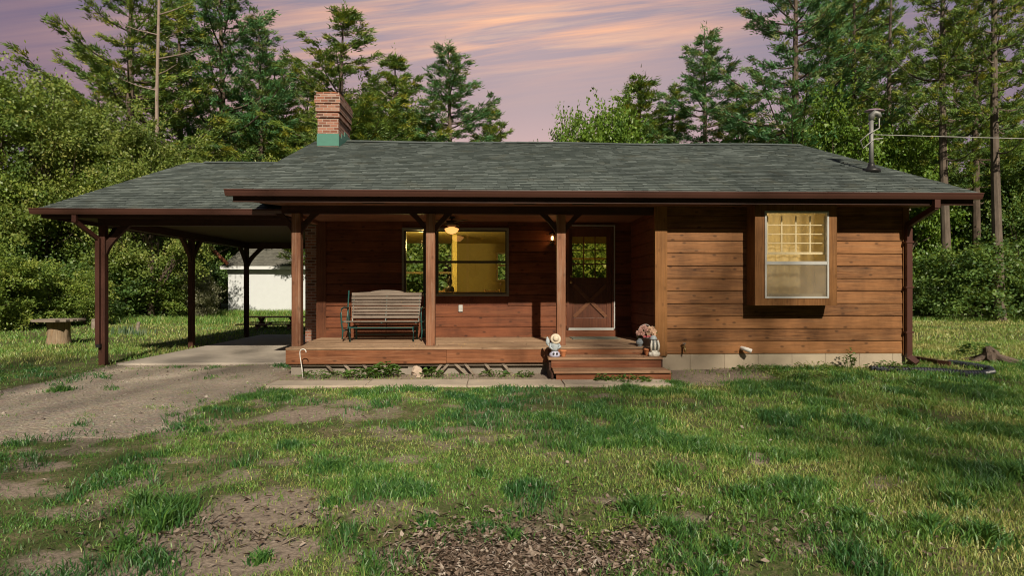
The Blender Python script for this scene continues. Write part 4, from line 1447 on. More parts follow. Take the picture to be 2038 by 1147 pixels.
# wall lantern beside the door
lx, lz = X(1098, YB), Z(478, YB)
lan = empty('wall_lantern', (lx, YB - .04, lz), 'small dark wall lantern with a lit amber bulb left of the front door', 'lantern')
mb = MB()
mb.lathe([(.04, 0), (.05, .02), (.02, .03)], (lx, YB - .033, lz - .08), 12, Matrix.Rotation(R(90), 3, 'X'))
mb.tube([(lx, YB - .05, lz - .1), (lx, YB - .1, lz - .17), (lx, YB - .15, lz - .12), (lx, YB - .15, lz - .05)], .009, 6)
mb.lathe([(.055, -.06), (.06, -.045), (.06, -.05)], (lx, YB - .15, lz), 10)
for k in range(5):
    a_ = R(72 * k)
    mb.tube([(lx + .045 * math.cos(a_), YB - .15 + .045 * math.sin(a_), lz - .05), (lx + .062 * math.cos(a_), YB - .15 + .062 * math.sin(a_), lz + .1)], .004, 4)
mb.lathe([(.08, .1), (.06, .13), (.02, .16), (.01, .19)], (lx, YB - .15, lz), 10)
mb.build('lantern_body', M['darkbrown'], lan)
mb = MB()
mb.ball((lx, YB - .15, lz + .03), .026, .026, .045)
mb.build('bulb', M['bulb_glow'], lan, smooth=True)

# outlet box, hose tap, vent elbow
q = at(917, 614, YB)
o_ = empty('outlet_box', (q.x, YB - .035, q.z), 'small pale outlet box on the red wall below the big window', 'outlet box')
mb = MB(); mb.box(q.x - .042, q.x + .042, YB - .06, YB - .033, q.z - .07, q.z + .07); mb.build('cover', M['vinyl'], o_, bevel=.006)
mb = MB(); mb.box(q.x - .03, q.x + .03, YB - .066, YB - .061, q.z - .005, q.z + .055); mb.build('flap', M['vinyl'], o_, bevel=.002)
q = at(1358.5, 690, YW)
o_ = empty('hose_tap', (q.x, YW - .035, q.z), 'small brass hose tap low on the brown wall near the steps', 'tap')
mb = MB()
mb.tube([(q.x, YW - .03, q.z + .01), (q.x, YW - .1, q.z + .01), (q.x, YW - .13, q.z - .04), (q.x, YW - .135, q.z - .09)], [.016, .018, .018, .014], 10)
mb.lathe([(.03, 0), (.03, .01)], (q.x, YW - .035, q.z + .01), 10, Matrix.Rotation(R(90), 3, 'X'))
mb.build('spout', M['brass'], o_, smooth=True)
mb = MB(); mb.lathe([(.034, 0), (.036, .008), (.03, .014)], (q.x, YW - .09, q.z + .055), 8); mb.build('handle', M['galv'], o_); mb = MB(); mb.tube([(q.x, YW - .09, q.z + .02), (q.x, YW - .09, q.z + .06)], .006, 6)
mb.build('stem', M['galv'], o_)
q = at(1475, 693, YW)
o_ = empty('vent_pipe', (q.x, YW - .03, q.z), 'white plastic vent elbow sticking out low on the brown wall', 'vent pipe')
mb = MB()
pts = [Vector((q.x, YW - .02, q.z)), Vector((q.x, YW - .12, q.z)), Vector((q.x + .03, YW - .17, q.z - .01)), Vector((q.x + .1, YW - .2, q.z - .04))]
mb.tube(pts, [.035, .035, .037, .039], 14, caps=False)
mb.build('elbow', M['pvc'], o_, smooth=True)
mb = MB(); mb.tube([pts[2], pts[3] - Vector((.012, 0, -.005))], .031, 14); mb.build('opening', M['black'], o_)

# garden figures and pots
zt1 = .362
def figure_left():
    q = at(1104, 708, 9.68)
    x, y = q.x, 9.68
    t = empty('garden_figurine', (x, y, zt1), 'little pale garden figurine in a round straw hat bending forward on the top step', 'figurine')
    mb = MB()
    mb.lathe([(.085, 0), (.092, .03), (.085, .06), (.062, .085), (.05, .12), (.058, .17), (.07, .2), (.062, .24), (.03, .26)], (x, y, zt1), 18, sy=.85)
    mb.build('body', M['statue_lav'], t, smooth=True)
    for xs__ in (-.025, .03):
        mb = MB()
        mb.ball((x + xs__, y - .08, zt1 + .06), .017, .017, .02)
        mb.build('shoe', M['bronze'], t, smooth=True)
    mb = MB()
    mb.lathe([(.055, .1), (.062, .14), (.075, .19), (.075, .23), (.04, .26)], (x, y - .012, zt1), 18, sy=.9)
    mb.tube([(x - .06, y - .02, zt1 + .22), (x - .085, y - .06, zt1 + .16), (x - .04, y - .085, zt1 + .13)], [.022, .02, .015], 8)
    mb.tube([(x + .06, y - .02, zt1 + .22), (x + .085, y - .06, zt1 + .17), (x + .05, y - .085, zt1 + .14)], [.022, .02, .015], 8)
    mb.build('shirt', M['statue_blue'], t, smooth=True)
    Mx = Matrix.Rotation(R(70), 3, 'X')
    mb = MB()
    mb.ball((x + .01, y - .03, zt1 + .29), .05, .05, .055)
    mb.build('head', M['skin'], t, smooth=True)
    mb = MB()
    mb.lathe([(.085, -.014), (.088, -.008), (.07, .0), (.052, .006), (.05, .012), (.045, .035), (.03, .05), (.004, .055)], (x + .012, y - .06, zt1 + .305), 26, Mx)
    mb.build('hat', M['straw'], t, smooth=True)
    mb = MB()
    mb.ball((x - .115, y + .01, zt1 + .25), .035, .03, .06)
    mb.ball((x - .12, y + .01, zt1 + .30), .02, .02, .03)
    mb.tube([(x - .115, y, zt1 + .2), (x - .07, y - .01, zt1 + .17)], .015, 6)
    mb.build('bundle', M['statue_blue'], t, smooth=True)


def pot(px, y, h, label, z=zt1):
    x = X(px, y)
    t = empty('terracotta_pot', (x, y, z), label, 'flower pot')
    mb = MB()
    r = h * .5
    mb.lathe([(r * .62, 0), (r * .66, .004), (r * .88, h * .68), (r * .9, h * .7)], (x, y, z), 20)
    mb.build('pot_body', M['terra'], t, smooth=True)
    mb = MB()
    mb.lathe([(r * .92, h * .69), (r * 1.02, h * .7), (r * 1.05, h), (r * .9, h), (r * .86, h * .8), (r * .3, h * .78)], (x, y, z), 20)
    mb.build('rim', M['terra'], t, smooth=True)


def statue_right():
    x, y = X(1301.5, 9.74), 9.74
    t = empty('garden_statue', (x, y, zt1), 'white and grey glazed garden statue with pale teal cap on the right step end', 'statue')
    mb = MB()
    mb.lathe([(.085, 0), (.095, .015), (.092, .05), (.07, .085), (.058, .1)], (x, y, zt1), 18)
    for k in range(7):
        a_ = R(51 * k)
        mb.ball((x + .075 * math.cos(a_), y + .075 * math.sin(a_), zt1 + .035), .03, .03, .04)
    mb.build('base', M['statue_white'], t, smooth=True)
    mb = MB()
    mb.lathe([(.05, .09), (.062, .15), (.072, .22), (.068, .26), (.03, .28)], (x, y, zt1), 18)
    mb.build('body', M['statue_grey'], t, smooth=True)
    mb = MB()
    for k, xx in enumerate((-.058, .0, .058)):
        mb.tube([(x + xx, y - .05, zt1 + .08), (x + xx * 1.1, y - .068, zt1 + .18), (x + xx * .9, y - .055, zt1 + .27)], [.014, .02, .012], 8)
    mb.build('drapery', M['statue_white'], t, smooth=True)
    mb = MB()
    mb.ball((x - .005, y, zt1 + .3), .05, .05, .045)
    mb.lathe([(.062, .28), (.066, .29), (.05, .31), (.04, .335), (.01, .345)], (x - .01, y, zt1), 18)
    mb.build('cap', M['statue_blue'], t, smooth=True)


def flowers():
    x, y = X(1284, 10.2), 10.2
    t = empty('flower_basket', (x, y, ZF), 'basket of pink and peach artificial flowers with a hoop handle beside the corner post', 'flower basket')
    mb = MB()
    mb.lathe([(.09, 0), (.1, .01), (.13, .13), (.135, .15), (.12, .15), (.1, .03)], (x + .02, y, ZF), 18)
    mb.build('basket', M['darkbrown'], t, smooth=True)
    mb = MB()
    mb.tube([(x + .01 - .145 * math.cos(R(k)), y + .03, ZF + .17 + .2 * math.sin(R(k))) for k in range(-10, 191, 12)], .006, 6)
    mb.build('handle', M['white_metal'], t)
    rs = random.Random(8)
    def bloom(c, r, mb):
        c = Vector(c)
        n0 = Vector((rs.uniform(-.5, .5), -1, rs.uniform(-.1, .7))).normalized()
        q = n0.to_track_quat('Z', 'Y').to_matrix()
        for ring, (rr, k, up) in enumerate(((1., 8, .15), (.65, 6, .4), (.32, 4, .6))):
            for j in range(k):
                a_ = 6.283 * j / k + ring
                d0 = q @ Vector((math.cos(a_), math.sin(a_), up)) * r * rr
                s = q @ Vector((-math.sin(a_), math.cos(a_), 0)) * r * .34
                h = q @ Vector((0, 0, 1)) * r * (.25 * ring)
                mb.add([c + h, c + h + d0 * .6 - s, c + h + d0, c + h + d0 * .6 + s], [(0, 1, 2, 3)])
    for mname, cs in (('pink', [(-.1, .27), (-.06, .31), (-.02, .24), (-.13, .23), (.0, .29), (-.07, .22), (-.03, .33)]), ('peach', [(.06, .3), (.1, .25), (.13, .2), (.05, .22), (.11, .3), (.15, .25)]), ('rose', [(.0, .14), (.04, .1), (-.01, .08), (.05, .15), (.02, .05)])):
        mb = MB()
        for a_, z_ in cs:
            bloom((x + a_, y - .05 + rs.uniform(-.05, .03), ZF + z_), .055, mb)
        mb.build('flower', M[mname], t)
    mb = MB()
    for k in range(60):
        c = Vector((x + rs.uniform(-.13, .17), y - .02 + rs.uniform(-.05, .06), ZF + rs.uniform(.06, .32)))
        dd = Vector((rs.uniform(-1, 1), rs.uniform(-1, .3), rs.uniform(-.3, 1))).normalized()
        s = dd.cross(Vector((0, 0, 1))).normalized() * .014
        mb.add([c, c + dd * .035 + s, c + dd * .07, c + dd * .035 - s], [(0, 1, 2, 3)])
    mb.build('leaves', M['herb'], t)
    bxx, byy = X(1273, 10.12), 10.12
    mb = MB()
    mb.ball((bxx, byy, ZF + .062), .062, .06, .063)
    mb.lathe([(.035, 0), (.04, .012)], (bxx, byy, ZF), 12)
    mb.lathe([(.03, .118), (.034, .13), (.02, .135)], (bxx, byy, ZF), 12)
    tag(mb.build('stone_ball', M['ballgrey'], smooth=True), 'round blue grey ball ornament on the deck at the foot of the flower basket', 'ornament')


figure_left()
pot(1121, 9.7, .11, 'small terracotta pot standing beside the straw hat figurine')
pot(1288.5, 9.8, .12, 'terracotta pot half hidden behind the white and grey statue')
statue_right()
flowers()

# shepherd hook
q = gp(604, 747, .03)
mb = MB()
hx, hy = X(603, 9.75), 9.75
pts = [(hx, hy, .0), (hx - .02, hy, .2), (hx - .045, hy, .36), (hx - .05, hy, .43)] + [(hx - .0 - .05 * math.cos(R(k)), hy, .45 + .045 * math.sin(R(k))) for k in range(15, 215, 20)]
mb.tube(pts, .008, 8)
tag(mb.build('shepherd_hook', M['white_metal'], smooth=True), 'thin white metal shepherd hook stuck in the ground before the porch corner', 'garden hook')

# stones below the deck
def stone(px, py, y, r, label, sq=.8):
    x, z = X(px, y), float(height(X(px, y), y))
    mb = MB()
    mb.ball((x, y, z + r * sq * .6), r, r * .8, r * sq, 10, 7)
    rs = random.Random(px)
    mb.v = [tuple(c + rs.uniform(-.18, .18) * r for c in p) for p in mb.v]
    tag(mb.build('stone', M['stone'], bevel=r * .08), label, 'stone')
stone(829, 735, 10.0, .10, 'pinkish stone tucked under the porch in the gap of the lattice', .95)
stone(838, 747, 9.75, .09, 'flat pale stone lying before the gap under the porch', .4)
stone(1168, 752, 9.45, .035, 'small stone in the dirt between deck and path', .6)

# ------------------------------------------------------------------ roof mast and power line
slope_k = (RIDGE_Z - EAVE_Z) / (RIDGE_Y - EAVE_Y)
mx, my = X(1734, 11.35), 11.35
mz = EAVE_Z + slope_k * (my - EAVE_Y)
mast = empty('service_mast', (mx, my, mz), 'grey service mast with curved weatherhead standing on the right roof slope', 'mast')
mb = MB()
mb.lathe([(.17, -.03), (.16, .03), (.08, .07), (.06, .12), (.055, .16)], (mx, my, mz), 16)
mb.box(mx - .2, mx + .24, my - .16, my + .16, -.006, .006, M=None) if False else None
mb.build('flashing', M['black'], mast, smooth=True)
mzt = Z(236, my, 1734)
mb = MB()
mb.tube([(mx, my, mz), (mx, my, mzt)], .04, 14)
mb.build('pole', M['galv'], mast, smooth=True)
mb = MB()
mb.tube([(mx, my, mzt - .03), (mx + .01, my, mzt + .06), (mx + .06, my - .02, mzt + .11), (mx + .12, my - .04, mzt + .08), (mx + .14, my - .05, mzt + .01)], [.055, .06, .06, .05, .04], 12)
mb.build('weatherhead', M['galv'], mast, smooth=True)
mb = MB()
mb.lathe([(.08, 0), (.2, .02), (.19, .032), (.1, .06), (.02, .07)], (mx + .13, my + .1, Z(220, my, 1734)), 20, sy=.6)
mb.tube([(mx + .0, my + .05, mzt - .2), (mx + .1, my + .1, Z(219, my, 1734))], .012, 6)
mb.build('cap', M['mauve'], mast, smooth=True)
mb = MB()
mb.tube([(mx + .13, my - .05, mzt + .0), (mx + .12, my - .06, mzt - .2), (mx - .1, my - .07, mzt - .32), (mx - .25, my - .05, mzt - .45), (mx - .2, my - .06, mzt - .6), (mx + .02, my - .06, mzt - .42), (mx + .2, my - .05, mzt - .4)], .012, 6)
mb.build('wire_loop', M['cable'], mast, smooth=True)
mb = MB()
za = Z(268, my, 1740)
pts = []
for i in range(25):
    f = i / 24
    pts.append((mx + .05 + 24 * f, my + 2.0 * f, za + 1.35 * f - .4 * math.sin(math.pi * f)))
mb.tube(pts, .009, 6)
tag(mb.build('power_line', M['cable'], smooth=True), 'thin grey power line running level from the roof mast past the pines', 'power line')

# ------------------------------------------------------------------ pipes on the right lawn
mb = MB()
def gz(x, y): return float(height(x, y))
pp = [(dsx + .04, YW - .17, .17)]
for px, py in ((1820, 713), (1845, 720), (1868, 724), (1888, 726)):
    g = gp(px, py, .1)
    pp.append((g.x, g.y, gz(g.x, g.y) + .05))
rect_pipe(mb, pp, .09, .075)
tag(mb.build('drain_pipe', M['gutter']), 'brown rectangular drain pipe lying on the grass from the foot of the downspout', 'drain pipe')
mb = MB()
path = [gp(a, b_) for a, b_ in ((1890, 733), (1920, 738), (1950, 742), (1970, 745), (1974, 750), (1955, 753), (1920, 753), (1880, 750), (1830, 749), (1780, 748), (1730, 747))]
dense = []
for a_, b_ in zip(path[:-1], path[1:]):
    k = max(2, int((b_ - a_).length / .012))
    for i in range(k): dense.append(a_.lerp(b_, i / k))
pts, rs_ = [], []
for i, p in enumerate(dense):
    pts.append((p.x, p.y, gz(p.x, p.y) + .035))
    rs_.append(.062 if i % 4 < 2 else .052)
mb.tube(pts, rs_, 12)
tag(mb.build('corrugated_hose', M['hose']), 'black corrugated drain hose bent back on itself in the grass', 'drain hose')

# ------------------------------------------------------------------ left yard
q = gp(117, 686)
stump = empty('stump_table', (q.x, q.y, 0), 'round table made of a thick log stump with a wide grey plank top', 'table')
mb = MB()
prof = []
rs = random.Random(4)
mb.lathe([(.29, -.03), (.27, .06), (.255, .2), (.25, .4), (.255, .6)], (q.x, q.y, 0), 30)
mb.v = [(a_ + rs.uniform(-.006, .006), b_ + rs.uniform(-.006, .006), c_) for a_, b_, c_ in mb.v]
mb.build('log', M['stump'], stump)
mb = MB()
tz = Z(636, q.y, 117) - .02
for i in range(7):
    y0_ = -.53 + i * .152
    h0 = math.sqrt(max(.03, .54 ** 2 - (y0_ + .075) ** 2))
    mb.box(q.x - h0, q.x + h0, q.y + y0_ + .003, q.y + y0_ + .149, tz - .03, tz + .025 + rs.uniform(-.006, .006))
mb.box(q.x - .2, q.x + .2, q.y - .38, q.y + .38, .598, tz - .031)
mb.build('table_top', M['grey_wood'], stump, bevel=.006)

q = gp(550, 656)
pic = empty('picnic_table', (q.x, q.y, 0), 'low weathered picnic table with attached benches behind the carport', 'picnic table')
pw = 1.05
th_ = .47
mb = MB()
for i in range(4): mb.box(q.x - pw, q.x + pw, q.y - .3 + i * .155, q.y - .3 + i * .155 + .145, th_ - .035, th_)
mb.build('table_top', M['picnic'], pic, bevel=.004)
for s in (-1, 1):
    mb = MB()
    for j in range(2): mb.box(q.x - pw - (.25 if s > 0 else .1), q.x + pw, q.y + s * .62 - .13 + j * .135, q.y + s * .62 - .13 + j * .135 + .125, .2, .235)
    mb.build('seat', M['picnic'], pic, bevel=.004)
    x_ = q.x + s * .55
    mb = MB(); mb.bar((x_, q.y - .42, 0), (x_, q.y + .28, th_ - .037), .05, .1, up=(1, 0, 0)); mb.build('leg', M['picnic'], pic)
    mb = MB(); mb.bar((x_ + .055, q.y + .42, 0), (x_ + .055, q.y - .28, th_ - .037), .05, .1, up=(1, 0, 0)); mb.build('leg', M['picnic'], pic)
    mb = MB(); mb.box(x_ + .085, x_ + .125, q.y - .74, q.y + .74, .13, .198); mb.build('brace', M['picnic'], pic)

# white shed
SHY = 34.0
sx0_, sx1_ = X(454, SHY), X(700, SHY)
shed = empty('shed', ((sx0_ + sx1_) / 2, SHY, 0), 'plain white stucco shed with a low grey shingle roof behind the carport', 'shed')
sz = Z(535, SHY, 530)
mb = MB(); mb.box(sx0_, sx1_, SHY, SHY + 5, -.1, sz - .0); mb.build('wall', M['stucco'], shed)
mb = MB()
er = SHY - .35
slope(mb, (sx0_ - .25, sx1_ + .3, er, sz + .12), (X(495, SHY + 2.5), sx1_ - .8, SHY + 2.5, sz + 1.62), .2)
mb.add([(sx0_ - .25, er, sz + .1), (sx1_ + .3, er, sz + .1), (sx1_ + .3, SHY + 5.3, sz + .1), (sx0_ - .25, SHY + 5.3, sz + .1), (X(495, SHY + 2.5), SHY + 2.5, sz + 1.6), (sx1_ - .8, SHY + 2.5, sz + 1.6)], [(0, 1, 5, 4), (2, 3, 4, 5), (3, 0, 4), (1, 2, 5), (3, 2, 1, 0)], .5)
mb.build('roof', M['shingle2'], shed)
mb = MB(); mb.box(sx0_ - .28, sx1_ + .3, er - .04, er - .005, sz - .05, sz + .13); mb.box(sx0_ - .05, sx1_, SHY - .02, SHY - .002, sz - .3, sz - .06); mb.build('trim', M['white'], shed)

a_, b_ = at(411, 485, 33.45), at(453, 526, 33.45)
mb = MB()
d_ = (b_ - a_)
mb.tube([a_ - d_ * .02, a_ + d_ * .12], .13, 10)
mb.tube([a_ + d_ * .1, b_], .1, 10)
tag(mb.build('slanted_pole', M['rust'], smooth=True), 'rust red pole slanting down behind the corner of the white shed', 'pole')


# ------------------------------------------------------------------ small plants
def leafy(name, x, y, n, size, hgt, spread, label, mat, cat='plant', seed=0, z=None, up=.5):
    rs = np.random.default_rng(seed)
    t = empty(name, (x, y, z if z is not None else gz(x, y)), label, cat)
    bz = z if z is not None else gz(x, y)
    a = rs.random(n) * 6.283
    r = np.sqrt(rs.random(n)) * spread
    h = hgt * (.35 + .65 * rs.random(n)) * (1 - .5 * (r / spread) ** 2)
    c = np.stack([r * np.cos(a), r * np.sin(a) * .7, h], 1)
    d = np.stack([np.cos(a), np.sin(a), up * (rs.random(n) - .3)], 1)
    d /= np.linalg.norm(d, axis=1)[:, None]
    s = np.stack([-np.sin(a), np.cos(a), rs.normal(0, .3, n)], 1)
    l = size * (.6 + .6 * rs.random(n))[:, None]
    up_ = np.array([[0, 0, 1.]]) * l * .12
    P = [c - d * l * .5, c - d * l * .15 + s * l * .34 + up_, c + d * l * .25 + s * l * .28 + up_ * .8, c + d * l * .55 - up_, c + d * l * .25 - s * l * .28 + up_ * .8, c - d * l * .15 - s * l * .34 + up_]
    V = np.stack(P, 1).reshape(-1, 3)
    i = np.arange(n)[:, None] * 6
    mesh_np('leaves', V, [i + np.array([[0, 1, 2, 3]]), i + np.array([[0, 3, 4, 5]])], mat, t, {'tint': np.repeat(np.clip(rs.normal(.5, .22, n), 0, 1), 6)})
    mb = MB(local=True)
    for k in range(0, n, max(1, n // 14)):
        mb.tube([(0.3 * c[k, 0], .3 * c[k, 1], -.01), (.75 * c[k, 0], .75 * c[k, 1], h[k] * .6), tuple(c[k])], .0035, 4)
    mb.build('stem', M['herb'], t)
    return t


leafy('leafy_weed', X(720, 9.72), 9.72, 130, .075, .16, .34, 'broad leaved green weed before the lattice, nearest the white hook', M['herb'], seed=1)
leafy('leafy_weed', X(765, 9.75), 9.75, 160, .085, .26, .3, 'largest and tallest broad leaved weed before the porch lattice', M['herb'], seed=2)
leafy('leafy_weed', X(860, 9.7), 9.7, 70, .07, .17, .2, 'loose weed with long leaves beside the stones under the porch', M['herb'], seed=3)
leafy('leafy_weed', X(985, 9.75), 9.75, 60, .06, .12, .25, 'low weed in the dirt before the right half of the lattice', M['herb'], seed=4)
leafy('leafy_weed', X(1045, 9.7), 9.7, 50, .055, .12, .16, 'small weed just left of the wooden steps', M['herb'], seed=5)
leafy('leafy_weed', X(640, 9.8), 9.8, 110, .06, .13, .38, 'spreading weed around the foot of the white hook', M['herb'], seed=6)
leafy('leafy_weed', X(1198, 9.08), 9.08, 60, .06, .15, .13, 'small leafy weed at the foot of the steps, left one of two', M['herb'], seed=7)
leafy('leafy_weed', X(1255, 9.06), 9.06, 210, .055, .15, .36, 'wide leafy weed along the lowest step, right one of two', M['herb'], seed=8)
leafy('leafy_weed', X(1690, 10.0), 10.0, 60, .06, .42, .12, 'tall thin weed standing against the block foundation', M['herb'], seed=9, up=1.2)
leafy('leafy_weed', X(1500, 9.9), 9.9, 120, .05, .14, .35, 'low dark weed at the foundation below the vent pipe', M['herb'], seed=10)
leafy('leafy_weed', X(1620, 9.95), 9.95, 120, .045, .2, .4, 'feathery weed at the foundation below the right window', M['leaf2'], seed=11)
leafy('leafy_weed', X(1770, 9.9), 9.9, 130, .06, .18, .4, 'weed clump at the foundation beside the downspout', M['herb'], seed=12)
leafy('leafy_weed', X(1590, 9.4), 9.4, 140, .045, .1, .5, 'flat spreading weed in the grass before the right window', M['herb'], seed=14)
leafy('leafy_weed', gp(1945, 712).x, gp(1945, 712).y, 130, .1, .34, .42, 'dark broad leaved plant growing beside the old root stump', M['herb'], seed=13)
# low bits of weeds in the lawn: part of the grass

# old root stump on the right
q = gp(1975, 724)
mb = MB()
rs = random.Random(6)
mb.tube([(q.x, q.y, -.05), (q.x - .02, q.y, .1), (q.x - .05, q.y, .2), (q.x - .09, q.y, .33)], [.24, .18, .13, .05], 9)
for k in range(7):
    a_ = 6.283 * k / 7 + .3
    L_ = rs.uniform(.4, .75)
    mb.tube([(q.x + .1 * math.cos(a_), q.y + .1 * math.sin(a_), .12), (q.x + L_ * .5 * math.cos(a_), q.y + L_ * .5 * math.sin(a_), .07), (q.x + L_ * math.cos(a_ + .2), q.y + L_ * math.sin(a_ + .2), .02)], [.09, .06, .02], 7)
mb.v = [(a + rs.uniform(-.012, .012), b + rs.uniform(-.012, .012), c + rs.uniform(-.015, .015)) for a, b, c in mb.v]
for k in range(8):
    a_ = rs.uniform(0, 6.28)
    mb.tube([(q.x + .1 * math.cos(a_), q.y + .08 * math.sin(a_), .1), (q.x + .14 * math.cos(a_) - .03, q.y + .1 * math.sin(a_), .22 + .14 * rs.random())], [.045, .012], 5)
tag(mb.build('root_stump', M['bark_dark']), 'ragged old root stump on the right lawn', 'stump')

# iris leaves and stakes on the left lawn
def iris(px, py, n, hgt, label, seed):
    q = gp(px, py)
    rs = np.random.default_rng(seed)
    t = empty('iris_plant', (q.x, q.y, 0), label, 'plant')
    x, y = rs.normal(0, .16, n), rs.normal(0, .1, n)
    a = rs.random(n) * 6.283
    h = hgt * (.5 + .6 * rs.random(n))
    w = .022
    l = .3 * h
    V = np.stack([np.stack([x - w, y, 0 * x], 1), np.stack([x + w, y, 0 * x], 1), np.stack([x + w * .8 + l * .3 * np.cos(a), y + l * .3 * np.sin(a), h * .6], 1), np.stack([x + l * np.cos(a), y + l * np.sin(a), h], 1), np.stack([x - w * .8 + l * .3 * np.cos(a), y + l * .3 * np.sin(a), h * .6], 1)], 1).reshape(-1, 3)
    i = np.arange(n)[:, None] * 5
    mesh_np('leaves', V, [i + np.array([[0, 1, 2, 4]]), i + np.array([[4, 2, 3]])], M['iris'], t, {'tint': np.repeat(rs.random(n), 5)})
iris(248, 667, 26, .36, 'blue green iris clump on the left lawn between the first two carport posts', 1)
iris(278, 668, 30, .24, 'shorter greyish iris clump beside the leaning stake', 2)
def stake(px, py, hgt, r, lean, label):
    q = gp(px, py)
    mb = MB()
    rs = random.Random(px)
    mb.tube([(q.x, q.y, -.05), (q.x + lean * .5, q.y, hgt * .5), (q.x + lean, q.y, hgt)], [r, r * .95, r * .8], 9)
    mb.v = [(a + rs.uniform(-.01, .01), b + rs.uniform(-.01, .01), c + rs.uniform(-.02, .02)) for a, b, c in mb.v]
    tag(mb.build('wood_stake', M['grey_wood']), label, 'stake')
stake(272, 662, .34, .06, .07, 'short leaning wooden stake behind the iris clumps')
stake(187, 655, .36, .09, .0, 'short upright log stub just left of the front carport post')

# neighbour building glimpsed at the left edge
q = at(20, 520, 44)
nb = empty('neighbour_house', (q.x - 4, 44, 0), 'pale neighbouring house half hidden by the shrubs at the far left', 'house')
mb = MB(); mb.box(q.x - 9, q.x + 1.6, 44, 50, -.1, 3.0); mb.build('wall', M['stucco'], nb)
mb = MB(); mb.add([(q.x - 9.4, 43.6, 3), (q.x + 2, 43.6, 3), (q.x + 2, 50.4, 3), (q.x - 9.4, 50.4, 3), (q.x - 9.4, 47, 4.8), (q.x + 2, 47, 4.8)], [(0, 1, 5, 4), (2, 3, 4, 5), (3, 0, 4), (1, 2, 5), (3, 2, 1, 0)]); mb.build('roof', M['shingle2'], nb)

exec_trees = True
# ------------------------------------------------------------------ trees
def leaf_mesh(name, c, d, l, w, tint, mat, parent):
    """diamond leaves, slightly folded"""
    n = len(c)
    d = d / np.linalg.norm(d, axis=1)[:, None]
    r = rng.normal(size=(n, 3))
    s = np.cross(d, r)
    s /= np.linalg.norm(s, axis=1)[:, None] + 1e-9
    l, w = l[:, None], w[:, None]
    V = np.stack([c - d * l * .5, c + s * w * .5 + d * l * .05, c + d * l * .5, c - s * w * .5 + d * l * .05], 1).reshape(-1, 3)
    i = np.arange(n)[:, None] * 4
    return mesh_np(name, V, [i + np.array([[0, 1, 2, 3]])], mat, parent, {'tint': np.repeat(tint, 4)})


def needle_mesh(name, c, d, l, w, tint, mat, parent):
    n = len(c)
    d = d / np.linalg.norm(d, axis=1)[:, None]
    r = rng.normal(size=(n, 3))
    s = np.cross(d, r)
    s /= np.linalg.norm(s, axis=1)[:, None] + 1e-9
    V = np.stack([c - s * w[:, None] * .5, c + s * w[:, None] * .5, c + d * l[:, None]], 1).reshape(-1, 3)
    i = np.arange(n)[:, None] * 3
    return mesh_np(name, V, [i + np.array([[0, 1, 2]])], mat, parent, {'tint': np.repeat(tint, 3)})


